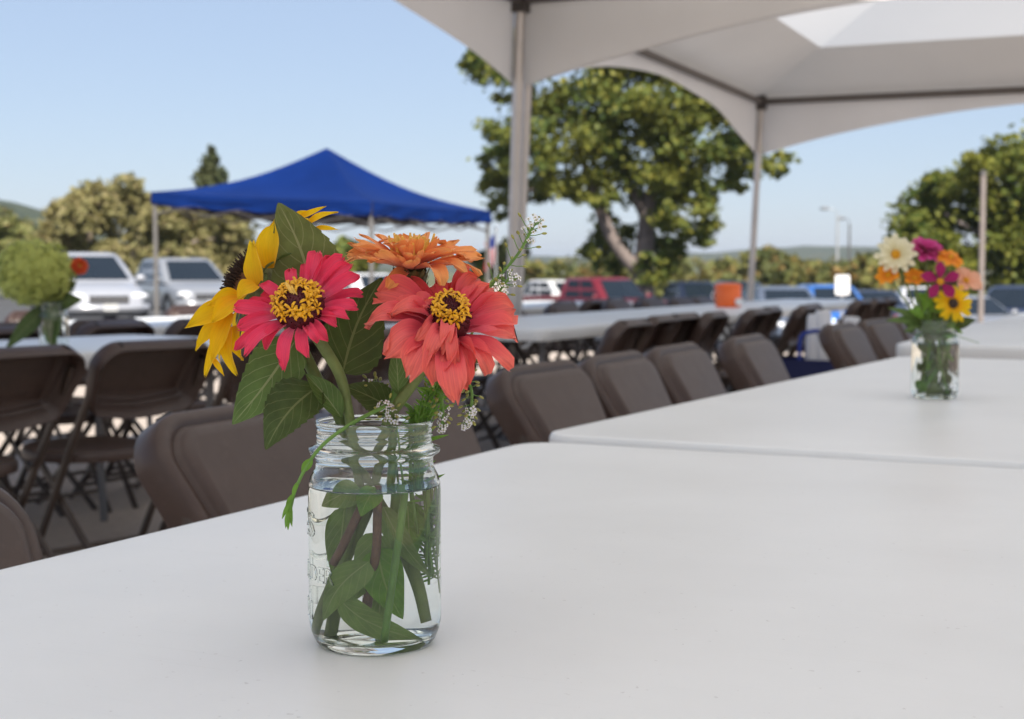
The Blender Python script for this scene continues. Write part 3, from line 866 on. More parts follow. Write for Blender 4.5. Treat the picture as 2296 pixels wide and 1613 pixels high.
SPEC = {  # length, width, belt height, roof height, hood x, cabin: base front/rear x, roof front/rear x
    'suv': dict(L=4.6, W=1.86, belt=1.02, H=1.69, cf=1.20, cr=-2.12, rf=0.10, rr=-1.72, hood=0.97, wr=0.36),
    'sedan': dict(L=4.65, W=1.82, belt=0.92, H=1.44, cf=0.95, cr=-1.75, rf=0.15, rr=-1.05, hood=0.90, wr=0.32),
    'pickup': dict(L=5.8, W=1.98, belt=1.27, H=1.92, cf=1.05, cr=-1.15, rf=0.42, rr=-0.98, hood=1.27, wr=0.40)}
def car(kind, colour, loc, heading, label):
    S = SPEC[kind]; L, W, H = S['L'], S['W'], S['H']; pm = CARM[colour]
    t = empty('pickup_truck' if kind == 'pickup' else 'parked_car', (loc[0], loc[1], ground_z(loc[0], loc[1]) + 0.004), heading)
    # lower body: rounded cross-sections along the length
    st = [(-L/2, 0.80, 0.42, S['belt'] * 0.80), (-L/2 + 0.06, 0.90, 0.32, S['belt'] * 0.96), (-L/2 + 0.35, 0.98, 0.26, S['belt']), (-L/4, 1.0, 0.24, S['belt']),
          (0, 1.0, 0.24, S['belt']), (S['cf'] - 0.1, 1.0, 0.24, S['belt']), (S['cf'] + 0.15, 0.99, 0.24, S['hood'] + 0.02), (L/2 - 0.60, 0.96, 0.25, S['hood'] - 0.05), (L/2 - 0.24, 0.90, 0.27, S['hood'] - 0.13), (L/2 - 0.06, 0.82, 0.32, S['hood'] - 0.24), (L/2, 0.78, 0.40, S['hood'] - 0.34)]
    rings = []
    for x, w, zb, zt in st:
        h = W / 2 * w; r = []
        for (yy, zz) in [(-0.80, 0), (-0.95, 0.10), (-1.0, 0.35), (-0.99, 0.70), (-0.95, 0.90), (-0.86, 0.985), (-0.5, 1.02), (0, 1.03), (0.5, 1.02), (0.86, 0.985), (0.95, 0.90), (0.99, 0.70), (1.0, 0.35), (0.95, 0.10), (0.80, 0)]:
            r.append(Vector((x, h * yy, zb + (zt - zb) * zz)))
        rings.append(r)
    m = MB(); m.loops(rings, True, True); m.build('body', pm, t, True, 35)
    if kind == 'pickup':
        bd = MB()
        for s in (-1, 1): bd.box((-1.95, s * (W / 2 - 0.06), 1.27), (1.75, 0.09, 0.12))
        bd.box((-L/2 + 0.06, 0, 1.22), (0.08, W - 0.2, 0.22)); bd.build('bed_rail', pm, t, False, None)
    # cabin
    zb = S['belt'] - 0.02; rg = []
    for f, inset in [(0, 0.0), (0.45, 0.07), (0.85, 0.16), (0.96, 0.23), (1.0, 0.36)]:
        z = zb + (H - zb) * f; g = min(1, f / 0.96)
        xf = S['cf'] + (S['rf'] - S['cf']) * g - (0.10 if f == 1.0 else 0); xr = S['cr'] + (S['rr'] - S['cr']) * g + (0.10 if f == 1.0 else 0)
        h = W / 2 * 0.955 - inset; c = 0.12
        rg.append([Vector(p) for p in ((xf - c, -h, z), (xf, -h + c, z), (xf + 0.05, 0, z), (xf, h - c, z), (xf - c, h, z), (xr + c, h, z), (xr, h - c, z), (xr, -h + c, z), (xr + c, -h, z))])
    m = MB(); m.loops(rg, False, True); m.build('cabin', pm, t, True, 35)
    def pane(nm, k0, k1, f0, f1, s0, s1):
        """window set 6 mm proud of the cabin side between two outline corners"""
        def pt(k, f):
            fs_ = [0, 0.45, 0.85, 0.96, 1.0]
            for i in range(4):
                if fs_[i] <= f <= fs_[i + 1]:
                    return rg[i][k].lerp(rg[i + 1][k], (f - fs_[i]) / (fs_[i + 1] - fs_[i]))
        a, b = pt(k0, f0), pt(k1, f0); c, d = pt(k1, f1), pt(k0, f1)
        q = [a.lerp(b, s0), a.lerp(b, s1), d.lerp(c, s1), d.lerp(c, s0)]
        n = (q[1] - q[0]).cross(q[3] - q[0]).normalized()
        if n.dot(q[0] - Vector(((S['cf'] + S['cr']) / 2, 0, 1.0))) < 0: n = -n
        p = [v + n * 0.012 for v in q]
        MB().add(q + p, [(4, 5, 6, 7), (0, 1, 5, 4), (1, 2, 6, 5), (2, 3, 7, 6), (3, 0, 4, 7)]).build(nm, M['car_glass'], t, False, None)
    pane('windshield', 1, 2, 0.10, 0.86, 0.02, 1.0); pane('windshield', 2, 3, 0.10, 0.86, 0.0, 0.98)
    pane('rear_window', 6, 7, 0.15, 0.85, 0.06, 0.94)
    for ka, kb in ((4, 5), (0, 8)):
        pane('side_window', ka, kb, 0.12, 0.86, 0.08, 0.46)
        pane('side_window', ka, kb, 0.12, 0.86, 0.50, 0.86 if kind != 'suv' else 0.74)
        if kind == 'suv': pane('side_window', ka, kb, 0.14, 0.84, 0.78, 0.95)
    for s in (-1, 1):
        for x in (L/2 - 0.92, -L/2 + 0.95):
            w = empty('wheel', (x, s * (W / 2 - 0.10), S['wr'])); w.parent = t
            R = S['wr']; ty = MB(); ty.lathe([(R * 0.62, -0.11), (R * 0.9, -0.115), (R, -0.08), (R, 0.08), (R * 0.9, 0.115), (R * 0.62, 0.11)], 24, axis=Vector((0, 1, 0))); ty.build('tyre', M['tyre'], w)
            rm = MB(); rm.lathe([(R * 0.64, -0.09), (R * 0.60, 0.08), (R * 0.2, 0.09), (0.02, 0.10)] if s > 0 else [(0.02, -0.10), (R * 0.2, -0.09), (R * 0.60, -0.08), (R * 0.64, 0.09)], 16, axis=Vector((0, 1, 0)))
            rm.build('rim', M['rim'], w)
            ar = MB(); ar.lathe([(R * 1.16, 0), (R * 1.02, 0.012)] if s > 0 else [(R * 1.02, -0.012), (R * 1.16, 0)], 24, (x, s * (W / 2 + 0.001), S['wr']), axis=Vector((0, 1, 0))); ar.build('wheel_arch', M['black_trim'], t)
        hl = MB(); hl.ball((L/2 - 0.14, s * W * 0.36, S['hood'] - 0.26), (0.13, 0.22, 0.085), 12, 8); hl.build('headlight', M['lamp'], t)
        tl = MB(); tl.ball((-L/2 + 0.10, s * W * 0.40, S['belt'] - 0.18), (0.10, 0.12, 0.14), 10, 6); tl.build('tail_light', M['tail'], t)
        mr = MB(); mr.ball((S['cf'] - 0.28, s * (W / 2 + 0.10), S['belt'] + 0.08), (0.07, 0.12, 0.09), 10, 6); mr.build('mirror', pm, t)
    MB().box((L/2 - 0.035, 0, S['hood'] - 0.33), (0.08, W * 0.46, 0.17)).build('grille', M['black_trim'], t, False, None)
    MB().box((L/2 + 0.002, 0, S['hood'] - 0.33), (0.02, W * 0.44, 0.03)).build('grille_bar', M['chrome'], t, False, None)
    bp = MB(); bp.tube(spline([(L/2 - 0.2, -W / 2 * 0.93, 0.46), (L/2 + 0.01, -W * 0.30, 0.46), (L/2 + 0.05, 0, 0.46), (L/2 + 0.01, W * 0.30, 0.46), (L/2 - 0.2, W / 2 * 0.93, 0.46)], 6), 0.085, 8)
    bp.build('bumper', M['chrome'] if kind == 'pickup' else pm, t)
    MB().box((L/2 + 0.12, 0, 0.48), (0.02, 0.31, 0.15)).build('licence_plate', M['plate'], t, False, None)
    tag(t, label, 'truck' if kind == 'pickup' else 'car', 'vehicles parked behind the tables'); return t
M['tail'] = paint('tail_lamp', (0.35, 0.01, 0.01), 0.1)
def spot(px, Y): return ((px - CX) / FPX * Y, Y)
HD = lambda d: radians(d)
car('suv', 'pale', spot(195, 34.0), HD(-62), 'pale silver four-wheel-drive parked behind the green hydrangea')
car('suv', 'silver', spot(415, 41.0), HD(-60), 'silver car parked left of the sunflower')
car('sedan', 'white', spot(835, 50), HD(-60), 'white car glimpsed between the pink and orange zinnias')
car('pickup', 'red', spot(1355, 44.0), HD(-50), 'dark red pickup truck under the big tree')
car('suv', 'white', spot(1262, 61.0), HD(-60), 'white vehicle behind the red truck bed')
car('suv', 'navy', spot(1560, 60.0), HD(-80), 'dark navy car behind the orange cooler')
car('suv', 'black', spot(1665, 60.0), HD(-80), 'black car half hidden by the second tent leg')
car('suv', 'grey', spot(1755, 41.0), HD(-85), 'slate grey car right of the second tent leg')
car('suv', 'blue', spot(1862, 46.0), HD(-88), 'bright blue car below the white sign')
car('sedan', 'navy', spot(1962, 52.0), HD(-92), 'dark car right of the bright blue car')
car('sedan', 'white', spot(2060, 62.0), HD(-95), 'white car behind the second bouquet')
car('suv', 'navy', spot(2275, 44.0), HD(-125), 'dark four-wheel-drive at the right edge behind the bouquet')
car('sedan', 'silver', spot(2170, 40.0), HD(-70), 'silver low car right of the second bouquet')

# ------------------------------------------------------------------ posts, sign, flag, cooler, bag
def lamp_post(px, ytop, Y, arm, label, matn):
    b = at(px, 640, Y); b.z = ground_z(b.x, Y); top = at(px, ytop, Y)
    t = empty('lamp_post', b); h = top.z - b.z
    MB().tube([(0, 0, 0), (0, 0, h * 0.55), (0, 0, h * 0.93)], [0.16, 0.12, 0.09], 10).build('pole', matn, t)
    MB().tube(spline([(0, 0, h * 0.93), (arm * 0.25, 0, h * 0.985), (arm, 0, h)], 5), 0.035, 8).build('arm', matn, t)
    MB().ball((arm * 1.15, 0, h), (0.45, 0.2, 0.14), 10, 6).build('lamp_head', M['steel_grey'], t)
    tag(t, label, 'lamp post'); return t
M['galv'] = paint('galvanised', (0.42, 0.43, 0.44), 0.5, metal=0.3)
M['darkpole'] = paint('dark_pole', (0.10, 0.095, 0.09), 0.6)
lamp_post(1876, 468, 130, -1.0, 'pale street lamp with a curved arm above the white sign', M['galv'])
lamp_post(1903, 490, 140, -0.7, 'dark street lamp just right of the pale one', M['darkpole'])

def post(px, ytop, Y, r, name, label, cat, mat):
    b = at(px, 640, Y); b.z = ground_z(b.x, Y); top = at(px, ytop, Y); t = empty(name, b); h = top.z - b.z
    MB().tube([(0, 0, 0), (0, 0, h)], [r, r * 0.92], 12).build('shaft', mat, t)
    MB().lathe([(r * 1.15, h - 0.01), (r * 1.15, h + 0.03), (r * 0.5, h + 0.06), (0.005, h + 0.065)], 12, cap0=True).build('cap', M['darkpole'], t)
    MB().lathe([(r * 2.2, 0.0), (r * 2.2, 0.04), (r * 1.05, 0.07)], 12).build('base_plate', M['steel_grey'], t)
    tag(t, label, cat); return t
M['woodpole'] = paint('weathered_pole', (0.22, 0.19, 0.175), 0.8)
post(2200, 392, 22, 0.045, 'grey_post', 'slim weathered grey post in front of the right-hand tree', 'post', M['woodpole'])

def sign(px, y0, y1, Y, w, label):
    b = at(px, 640, Y); b.z = ground_z(b.x, Y); a, c = at(px, y0, Y).z - b.z, at(px, y1, Y).z - b.z; t = empty('sign_board', b)
    pn = MB(); pn.prism(rrect(w, a - c, 0.03, 4), -0.012, 0.012)
    o = pn.build('panel', M['signwhite'], t, True, 40); o.location = (0, 0, (a + c) / 2); o.rotation_euler = (pi / 2, 0, radians(-12))
    MB().tube([(0, 0.04, 0), (0, 0.04, a - 0.05)], 0.025, 8).build('stake', M['galv'], t)
    tag(t, label, 'sign'); return t
M['signwhite'] = paint('sign_white', (0.82, 0.82, 0.82), 0.4, 0.03)
sign(1889, 617, 662, 24.0, 0.23, 'blank white sign board above the bright blue car')

def flag():
    Y = 30.0; b = at(1112, 640, Y); b.z = ground_z(b.x, Y); top = at(1112, 515, Y); t = empty('flag', b); h = top.z - b.z
    MB().tube([(0, 0, 0), (0, 0, h)], 0.018, 8).build('pole', M['galv'], t)
    MB().ball((0, 0, h + 0.03), 0.035, 8, 6).build('finial', M['chrome'], t)
    # hanging striped cloth gathered at the pole
    def wave(s, f): return Vector((-0.02 - 0.20 * s + 0.02 * sin(f * 5 + s * 6), 0.05 * sin(s * 9 + f * 2), h - 0.06 - 0.62 * f - 0.22 * s * (1 - 0.2 * f)))
    for i in range(7):
        s0, s1 = i / 7, (i + 1) / 7; vs = []; fs = []
        for j in range(13):
            for k in range(4): vs.append(wave(s0 + (s1 - s0) * k / 3, j / 12))
        for j in range(12):
            for k in range(3): q = j * 4 + k; fs.append((q, q + 1, q + 5, q + 4))
        MB().add(vs, fs).build('stripe', M['flag_red'] if i % 2 == 0 else M['flag_white'], t)
    vs = []; fs = []
    for j in range(7):
        for k in range(5):
            p = wave(0.5 * k / 4, 0.42 * j / 6); vs.append(p + Vector((0, -0.012, 0)))
    for j in range(6):
        for k in range(4): q = j * 5 + k; fs.append((q, q + 1, q + 6, q + 5))
    MB().add(vs, fs).build('canton', M['flag_blue'], t)
    tag(t, 'striped red and white flag hanging on a pole right of the blue canopy', 'flag'); return t
M['flag_red'] = fabric('flag_red', (0.42, 0.03, 0.04), 0.3); M['flag_white'] = fabric('flag_white', (0.75, 0.75, 0.76), 0.3); M['flag_blue'] = fabric('flag_blue', (0.03, 0.05, 0.22), 0.2)
flag()

M['cooler'] = paint('orange_cooler', (0.95, 0.17, 0.03), 0.4, 0.05)
M['cooler_white'] = paint('cooler_white', (0.8, 0.8, 0.8), 0.35, 0.03)
def cooler():
    c = Vector((1.555, 10.6, TZ + 0.001 + ground_z(1.5, 10.6)))
    t = empty('drinks_cooler', c); t.scale = (0.80, 0.80, 0.58)
    MB().lathe([(0.105, 0.0), (0.112, 0.01), (0.116, 0.10), (0.118, 0.235), (0.112, 0.243)], 32, cap0=True, cap1=True).build('body', M['cooler'], t)
    MB().lathe([(0.120, 0.238), (0.122, 0.262), (0.112, 0.285), (0.07, 0.298), (0.03, 0.30)], 32, cap0=True, cap1=True).build('lid', M['cooler'], t)
    MB().box((0.085, -0.10, 0.07), (0.07, 0.05, 0.08)).build('spigot', M['cooler_white'], t, False, None)
    MB().tube(spline([(-0.125, 0, 0.20), (-0.145, 0, 0.14), (-0.125, 0, 0.09)], 5), 0.008, 8).build('handle', M['cooler_white'], t)
    tag(t, 'orange drinks cooler with a white spigot left of the second tent leg', 'cooler'); return t
cooler()

M['navy_cloth'] = fabric('navy_cloth', (0.015, 0.02, 0.08), 0.05); M['paper'] = paint('white_paper', (0.8, 0.8, 0.82), 0.6, 0.03)
M['blue_plastic'] = paint('blue_plastic', (0.02, 0.05, 0.32), 0.35)
def bag():
    p = on_z(1845, 770, 0.42); c = Vector((p.x * 1.55, p.y * 1.55, 0)); 
    c = Vector((at(1845, 740, 7.6).x, 7.6, ground_z(1.6, 7.6)))
    t = empty('tote_bag', c, radians(-20))
    rings = []
    for z, w, d in ((0.0, 0.20, 0.12), (0.02, 0.23, 0.15), (0.25, 0.25, 0.16), (0.48, 0.235, 0.14), (0.55, 0.225, 0.13)):
        rings.append([Vector((x + 0.01 * sin(z * 20 + y * 9), y, z)) for x, y in rrect(w * 2, d * 2, 0.08, 4)])
    m = MB(); m.loops(rings, True, False); m.build('pouch', M['navy_cloth'], t)
    for s in (-1, 1):
        MB().tube(spline([(-0.10, s * 0.12, 0.53), (-0.08, s * 0.13, 0.68), (0.08, s * 0.13, 0.68), (0.10, s * 0.12, 0.53)], 6), 0.011, 8, flat=0.4).build('strap', M['blue_plastic'], t)
    tag(t, 'dark blue tote bag standing below the far tables left of the bouquet', 'bag')
    for i, (x, rz, hh) in enumerate(((-0.07, 8, 0.78), (0.02, -5, 0.80), (0.10, 12, 0.77))):
        r_ = MB(); r_.lathe([(0.036, 0.30), (0.042, 0.31), (0.043, hh - 0.02), (0.036, hh)], 16, cap0=True, cap1=True)
        o = r_.build('paper_roll', M['paper']); o.location = c + Vector((x * cos(radians(-20)), x * sin(radians(-20)), 0)); o.rotation_euler = (0, radians(rz * 0.3), 0)
        tag(o, ['leftmost white paper roll standing in the dark blue bag', 'middle white paper roll standing in the dark blue bag', 'rightmost white paper roll standing in the dark blue bag'][i], 'paper roll', 'paper rolls in the bag')
bag()
# ------------------------------------------------------------------ glass jars
J0 = on_z(842, 1440, TZ); YJ = J0.y
PXM = (at(1148, 1200, YJ) - at(1149, 1200, YJ)).length       # metres per viewing pixel at the jar
def zj(py): return at(842, py, YJ).z - TZ
M['glass'] = glass('jar_glass', 1.50, (0.985, 0.995, 0.985))
M['water_wall'] = glass('glass_to_water', 1.333 / 1.50, (0.99, 1.0, 0.985))
M['water_top'] = glass('water_surface', 1.333)
def make_jar():
    t = empty('glass_jar')
    rb, rn = 148 * PXM, 131 * PXM; H = zj(941); k = H / (1440 - 941)
    Z = lambda py: (1440 - py) * k
    th = 0.0023
    outer = [(0.004, 0.0030), (0.030, 0.0030), (0.0345, 0.0006), (0.0385, 0.0), (0.0415, 0.0012), (0.0440, 0.0050), (0.0462, 0.0105), (0.0476, 0.0170), (rb, 0.0240), (rb, 0.040), (rb, 0.060), (rb, 0.080), (rb, Z(1130)), (rb, Z(1095)), (rb * 0.992, Z(1080)), (rb * 0.965, Z(1066)), (rb * 0.925, Z(1055)), (rn * 1.01, Z(1046)), (rn * 1.0, Z(1036)),
             (rn * 1.0, Z(1024)), (rn * 1.03, Z(1019)), (145 * PXM, Z(1013)), (147 * PXM, Z(1007)), (146 * PXM, Z(1002)), (rn * 1.03, Z(998)), (rn * 0.985, Z(993))]
    for py in (974,):
        outer += [(rn * 0.98, Z(py + 5)), (rn * 0.983, Z(py + 3)), (rn * 0.994, Z(py)), (rn * 0.983, Z(py - 3)), (rn * 0.98, Z(py - 5))]
    outer += [(rn * 0.98, Z(957)), (rn * 0.99, Z(952)), (rn * 1.0, Z(948)), (rn * 0.995, Z(943)), (rn * 0.975, Z(941)), (rn * 0.955, Z(942)), (rn * 0.94, Z(946))]
    inner = [(rn * 0.945, Z(955)), (rn * 0.945, Z(972)), (rn * 0.945, Z(990)), (rn * 0.95, Z(1010)), (rn * 0.955, Z(1030)), (rn * 0.965, Z(1044)), (rb * 0.885, Z(1054)), (rb * 0.925, Z(1064)), (rb - th - 0.0005, Z(1076)), (rb - th, Z(1084))]
    wall = [(rb - th, Z(1084)), (rb - th, Z(1130)), (rb - th, 0.06), (rb - th, 0.028), (rb - th - 0.001, 0.0195), (rb - th - 0.004, 0.0125), (0.0385, 0.0085), (0.030, 0.0068), (0.015, 0.0078), (0.003, 0.0082)]
    m = MB(); m.lathe(outer + inner, 96, cap0=True); m.build('glass_body', M['glass'], t, True, 70)
    # water: side touches the glass, top has a small meniscus
    w = MB(); w.lathe(wall[::-1], 96, cap0=True)
    w.m = 1; zt = Z(1084); R = rb - th
    w.lathe([(R, zt), (R * 0.985, zt - 0.0009), (R * 0.96, zt - 0.0014), (R * 0.6, zt - 0.0015), (0.003, zt - 0.0015)], 96, cap1=True)
    w.build('water', [M['water_wall'], M['water_top']], t, True, 60)
    # raised lettering round the body
    for txt, size, ang_end, zc in (('ATLAS', 0.0185, -56, Z(1163)), ('STRONG SHOULDER', 0.0118, -31.5, Z(1268)), ('MASON', 0.0140, -62, Z(1352))):
        cu = bpy.data.curves.new('letters', 'FONT'); cu.body = txt; cu.size = size * 1.38; cu.extrude = 0.0; cu.align_x = 'CENTER'; cu.resolution_u = 3
        tmp = bpy.data.objects.new('letters_tmp', cu); COL.objects.link(tmp)
        bpy.context.view_layer.update()
        me = bpy.data.meshes.new_from_object(tmp.evaluated_get(bpy.context.evaluated_depsgraph_get()))
        bm = bmesh.new(); bm.from_mesh(me)
        xs = [v.co.x for v in bm.verts]; x0, x1 = min(xs), max(xs); ys = [v.co.y for v in bm.verts]; ym = (min(ys) + max(ys)) / 2
        x = x0 + 0.0018
        while x < x1:
            g = bm.verts[:] + bm.edges[:] + bm.faces[:]
            bmesh.ops.bisect_plane(bm, geom=g, plane_co=(x, 0, 0), plane_no=(1, 0, 0)); x += 0.0022
        bmesh.ops.remove_doubles(bm, verts=bm.verts[:], dist=1e-5)
        total = radians(2 * abs(-117 - ang_end)); 
        ext = bmesh.ops.extrude_face_region(bm, geom=bm.faces[:])
        top = set(v for v in ext['geom'] if isinstance(v, bmesh.types.BMVert))
        for v in bm.verts:
            a = radians(-117) + (v.co.x - (x0 + x1) / 2) / (x1 - x0) * total
            r = rb + (0.0009 if v in top else -0.0002)
            z = zc + (v.co.y - ym)
            v.co = Vector((r * sin(a), -r * cos(a), z))
        me2 = bpy.data.meshes.new('letters'); bmesh.ops.recalc_face_normals(bm, faces=bm.faces[:]); bm.to_mesh(me2); bm.free()
        me2.materials.append(M['glass'])
        bpy.data.objects.remove(tmp); bpy.data.meshes.remove(me)
        o = bpy.data.objects.new('lettering', me2); link(o, t)
    note(t); return t
jar_p = make_jar(); jar_p.location = J0
tag(jar_p, 'clear glass preserving jar of water holding the pink and coral zinnias', 'jar', 'flower jars')

# ------------------------------------------------------------------ flower building blocks
def P(px, py, dy=0.0): return at(px, py, YJ + dy)
def rel(mb, O):
    mb.v = [(v[0] - O[0], v[1] - O[1], v[2] - O[2]) for v in mb.v]; return mb
SHAPES = {
    'zinnia': lambda t: 0.34 + 0.66 * smooth(0.0, 0.62, t) if t < 0.86 else max(0.30, 1 - 0.70 * ((t - 0.86) / 0.14) ** 2.2),
    'ray': lambda t: max(0.05, sin(pi * (0.12 + 0.86 * t) ** 0.85)),
    'round': lambda t: max(0.06, sin(pi * (0.08 + 0.90 * t ** 1.5))),
    'strap': lambda t: 0.6 + 0.4 * smooth(0, 0.4, t) if t < 0.8 else max(0.2, 1 - 0.8 * ((t - 0.8) / 0.2) ** 2)}
def petal(parent, O, base, tip, nrm, hw, mat, rnd, shape='zinnia', arch=0.10, cup=0.25, curl=0.0, twist=0.0, ruffle=0.06, groove=0.05, nl=12, nw=6, name='petal'):
    base = Vector(base); tip = Vector(tip); d = tip - base; L = d.length; d.normalize()
    side = d.cross(nrm).normalized(); up = side.cross(d).normalized()
    vs = []; uv = []; fs = []; ph = rnd.uniform(0, 6.28); sk = rnd.uniform(-0.06, 0.06)
    f = SHAPES[shape]
    for i in range(nl + 1):
        t = i / nl; w = hw * f(t); h = arch * L * 4 * t * (1 - t) * 0.8
        tt = t; back = 0.0
        if curl and t > 0.62:
            q = (t - 0.62) / 0.38; h += curl * L * q * q; tt = t - abs(curl) * 0.35 * q * q
        tw = twist * t
        for j in range(nw + 1):
            s = 2 * j / nw - 1
            notch = (0.045 * cos(s * 7 + ph) if t > 0.9 else 0)
            x = w * s; z = cup * w * s * s + groove * hw * cos(s * 6.6) * min(1, t * 3) + ruffle * hw * sin(t * 9 + ph + s * 2.2) * t
            xr, zr = x * cos(tw) - z * sin(tw), x * sin(tw) + z * cos(tw)
            vs.append(base + d * (L * (tt + notch)) + side * (xr + sk * L * sin(pi * t)) + up * (h + zr)); uv.append((j / nw, t))
    for i in range(nl):
        for j in range(nw):
            k = i * (nw + 1) + j; fs.append((k, k + 1, k + nw + 2, k + nw + 1))
    m = MB(); m.add(vs, fs, uv); return rel(m, O).build(name, mat, parent, True, None)

def leaf(parent, O, base, tip, hw, facing, mat, rnd, serr=0.10, fold=0.25, bend=0.05, curve=0.0, shape='ovate', name='leaf', teeth=11, nw=8, nl=44):
    base = Vector(base); tip = Vector(tip); d = tip - base; L = d.length; d.normalize()
    facing = Vector(facing).normalized()
    side = d.cross(facing).normalized(); up = side.cross(d).normalized()
    vs = []; uv = []; fs = []; ph = rnd.uniform(0, 6)
    for i in range(nl + 1):
        t = i / nl
        if shape == 'ovate': w = (sin(pi * t ** 0.62) ** 0.8 if 0 < t < 1 else 0.0) * (1.0 - 0.18 * t)
        elif shape == 'lance': w = sin(pi * t ** 0.8) ** 0.9 if 0 < t < 1 else 0.0
        else: w = sin(pi * t) ** 0.6 if 0 < t < 1 else 0.0
        w = max(w, 0.015)
        saw = 1 - serr * (((t * teeth) % 1.0)) if serr else 1.0
        for j in range(nw + 1):
            s = 2 * j / nw - 1; e = abs(s) ** 3
            x = hw * w * s * (1 - e + e * saw)
            z = fold * hw * w * abs(s) ** 1.3 + bend * L * 4 * t * (1 - t) + 0.03 * hw * sin(t * 14 + ph + s * 2) * abs(s)
            y = L * t + (0.35 * serr * hw * e * ((t * teeth) % 1.0) if serr else 0)
            vs.append(base + d * y + side * (x + curve * L * sin(pi * t)) + up * z); uv.append((j / nw, t))
    for i in range(nl):
        for j in range(nw):
            k = i * (nw + 1) + j; fs.append((k, k + 1, k + nw + 2, k + nw + 1))
    m = MB(); m.add(vs, fs, uv); return rel(m, O).build(name, mat, parent, True, None)

def stem(parent, O, pts, r0, r1, mat, n=6, seg=12, name='stem'):
    sp = spline(pts, n); m = MB(); m.tube(sp, lerp_list(r0, r1, len(sp)), seg)
    return rel(m, O).build(name, mat, parent, True, None)

def basis(n):
    n = Vector(n).normalized(); h = Vector((0, 0, 1)) if abs(n.z) < 0.95 else Vector((0, -1, 0))
    a = (h - n * h.dot(n)).normalized(); b = n.cross(a); return n, a, b       # a points up the face

def floret_into(m, p, n, size, rnd, lobes=5):
    n, a, b = basis(n); rot = rnd.uniform(0, 6.28)
    m.tube([p - n * size * 0.6, p], [size * 0.14, size * 0.18], 5, False)
    for k in range(lobes):
        an = rot + 2 * pi * k / lobes + rnd.uniform(-.2, .2); d = a * cos(an) + b * sin(an); s_ = n.cross(d)
        L = size * rnd.uniform(0.95, 1.35)
        c = [p + d * size * 0.12, p + d * L * 0.45 + n * L * 0.28, p + d * L * 0.80 + n * L * 0.22, p + d * L * 0.92 - n * L * 0.06]
        ws = [0.09, 0.15, 0.12, 0.03]; vs = []
        for q, w in zip(c, ws): vs += [q - s_ * w * L, q + n * 0.06 * L, q + s_ * w * L]
        fs = []
        for i in range(3):
            for j in range(2): k0 = i * 3 + j; fs.append((k0, k0 + 1, k0 + 4, k0 + 3))
        m.add(vs, fs)

def disc(parent, O, c, n, r, h, dome_mat, fl_mat, rnd, nflo=28, ring=(0.55, 0.92), size=0.0042, spikes=160, spike_len=0.0018, spike_mat=None, spike_r=0.0006, arc=None):
    n, a, b = basis(n); c = Vector(c); m = MB()
    prof = [(r * cos(x), h * sin(x)) for x in lerp_list(-0.35, pi / 2 - 0.06, 9)]
    m.lathe(prof, 32, c, True, True, axis=n); dm = rel(m, O).build('disc', dome_mat, parent)
    sp = MB()
    for i in range(spikes):
        f = (i + 0.5) / spikes; rr = sqrt(f) ; an = i * 2.39996
        an2 = math.acos(min(1, rr)); d = a * cos(an) + b * sin(an)
        p = c + d * (r * rr * 0.99) + n * (h * sqrt(max(0, 1 - rr * rr * 0.96)))
        nn = (n * (0.6 + 0.6 * (1 - rr)) + d * rr * 0.8).normalized()
        sp.tube([p, p + nn * spike_len * rnd.uniform(0.6, 1.2)], [spike_r, spike_r * 0.5], 5)
    o = rel(sp, O).build('scale', spike_mat or dome_mat, parent); o['kind'] = 'stuff'
    if nflo:
        fm = MB()
        for i in range(nflo):
            an = 2 * pi * i / nflo + rnd.uniform(-.12, .12)
            if arc and not arc(an): continue
            f = rnd.uniform(*ring); d = a * cos(an) + b * sin(an)
            p = c + d * (r * f) + n * (h * sqrt(max(0.02, 1 - f * f)) + size * 0.35)
            floret_into(fm, p, (n + d * 0.55 * f), size * rnd.uniform(0.85, 1.15), rnd)
        o = rel(fm, O).build('floret', fl_mat, parent); o['kind'] = 'stuff'
    return dm

def target_petals(parent, O, c, n, r0, tips, hw, mat, rnd, lift=0.0, **kw):
    """tips: (px, py, forward offset in m, width factor, curl) where the photograph shows each petal end"""
    n = Vector(n).normalized(); c = Vector(c)
    for (px, py, fwd, wf, curl) in tips:
        q = P(px, py, c.y - YJ); dx, dz = q.x - c.x, q.z - c.z
        dy = -(n.x * dx + n.z * dz) / n.y
        v = Vector((dx, dy, dz)); l = v.length
        lim = 0.062
        if l > lim: v *= lim / l; v.x, v.z = dx, dz
        v += Vector((0, -fwd, 0))
        d = v.normalized(); b = c + (v - n * v.dot(n)).normalized() * r0 - n * 0.004
        petal(parent, O, b, c + v + n * rnd.uniform(-0.002, 0.003), n, hw * wf * rnd.uniform(0.9, 1.1), mat, rnd, curl=curl, arch=kw.get('arch', 0.08) + rnd.uniform(-.03, .03), cup=kw.get('cup', 0.22) + rnd.uniform(-.1, .2), twist=rnd.uniform(-1, 1) * kw.get('twist', .5), ruffle=kw.get('ruffle', 0.14), groove=0.16)

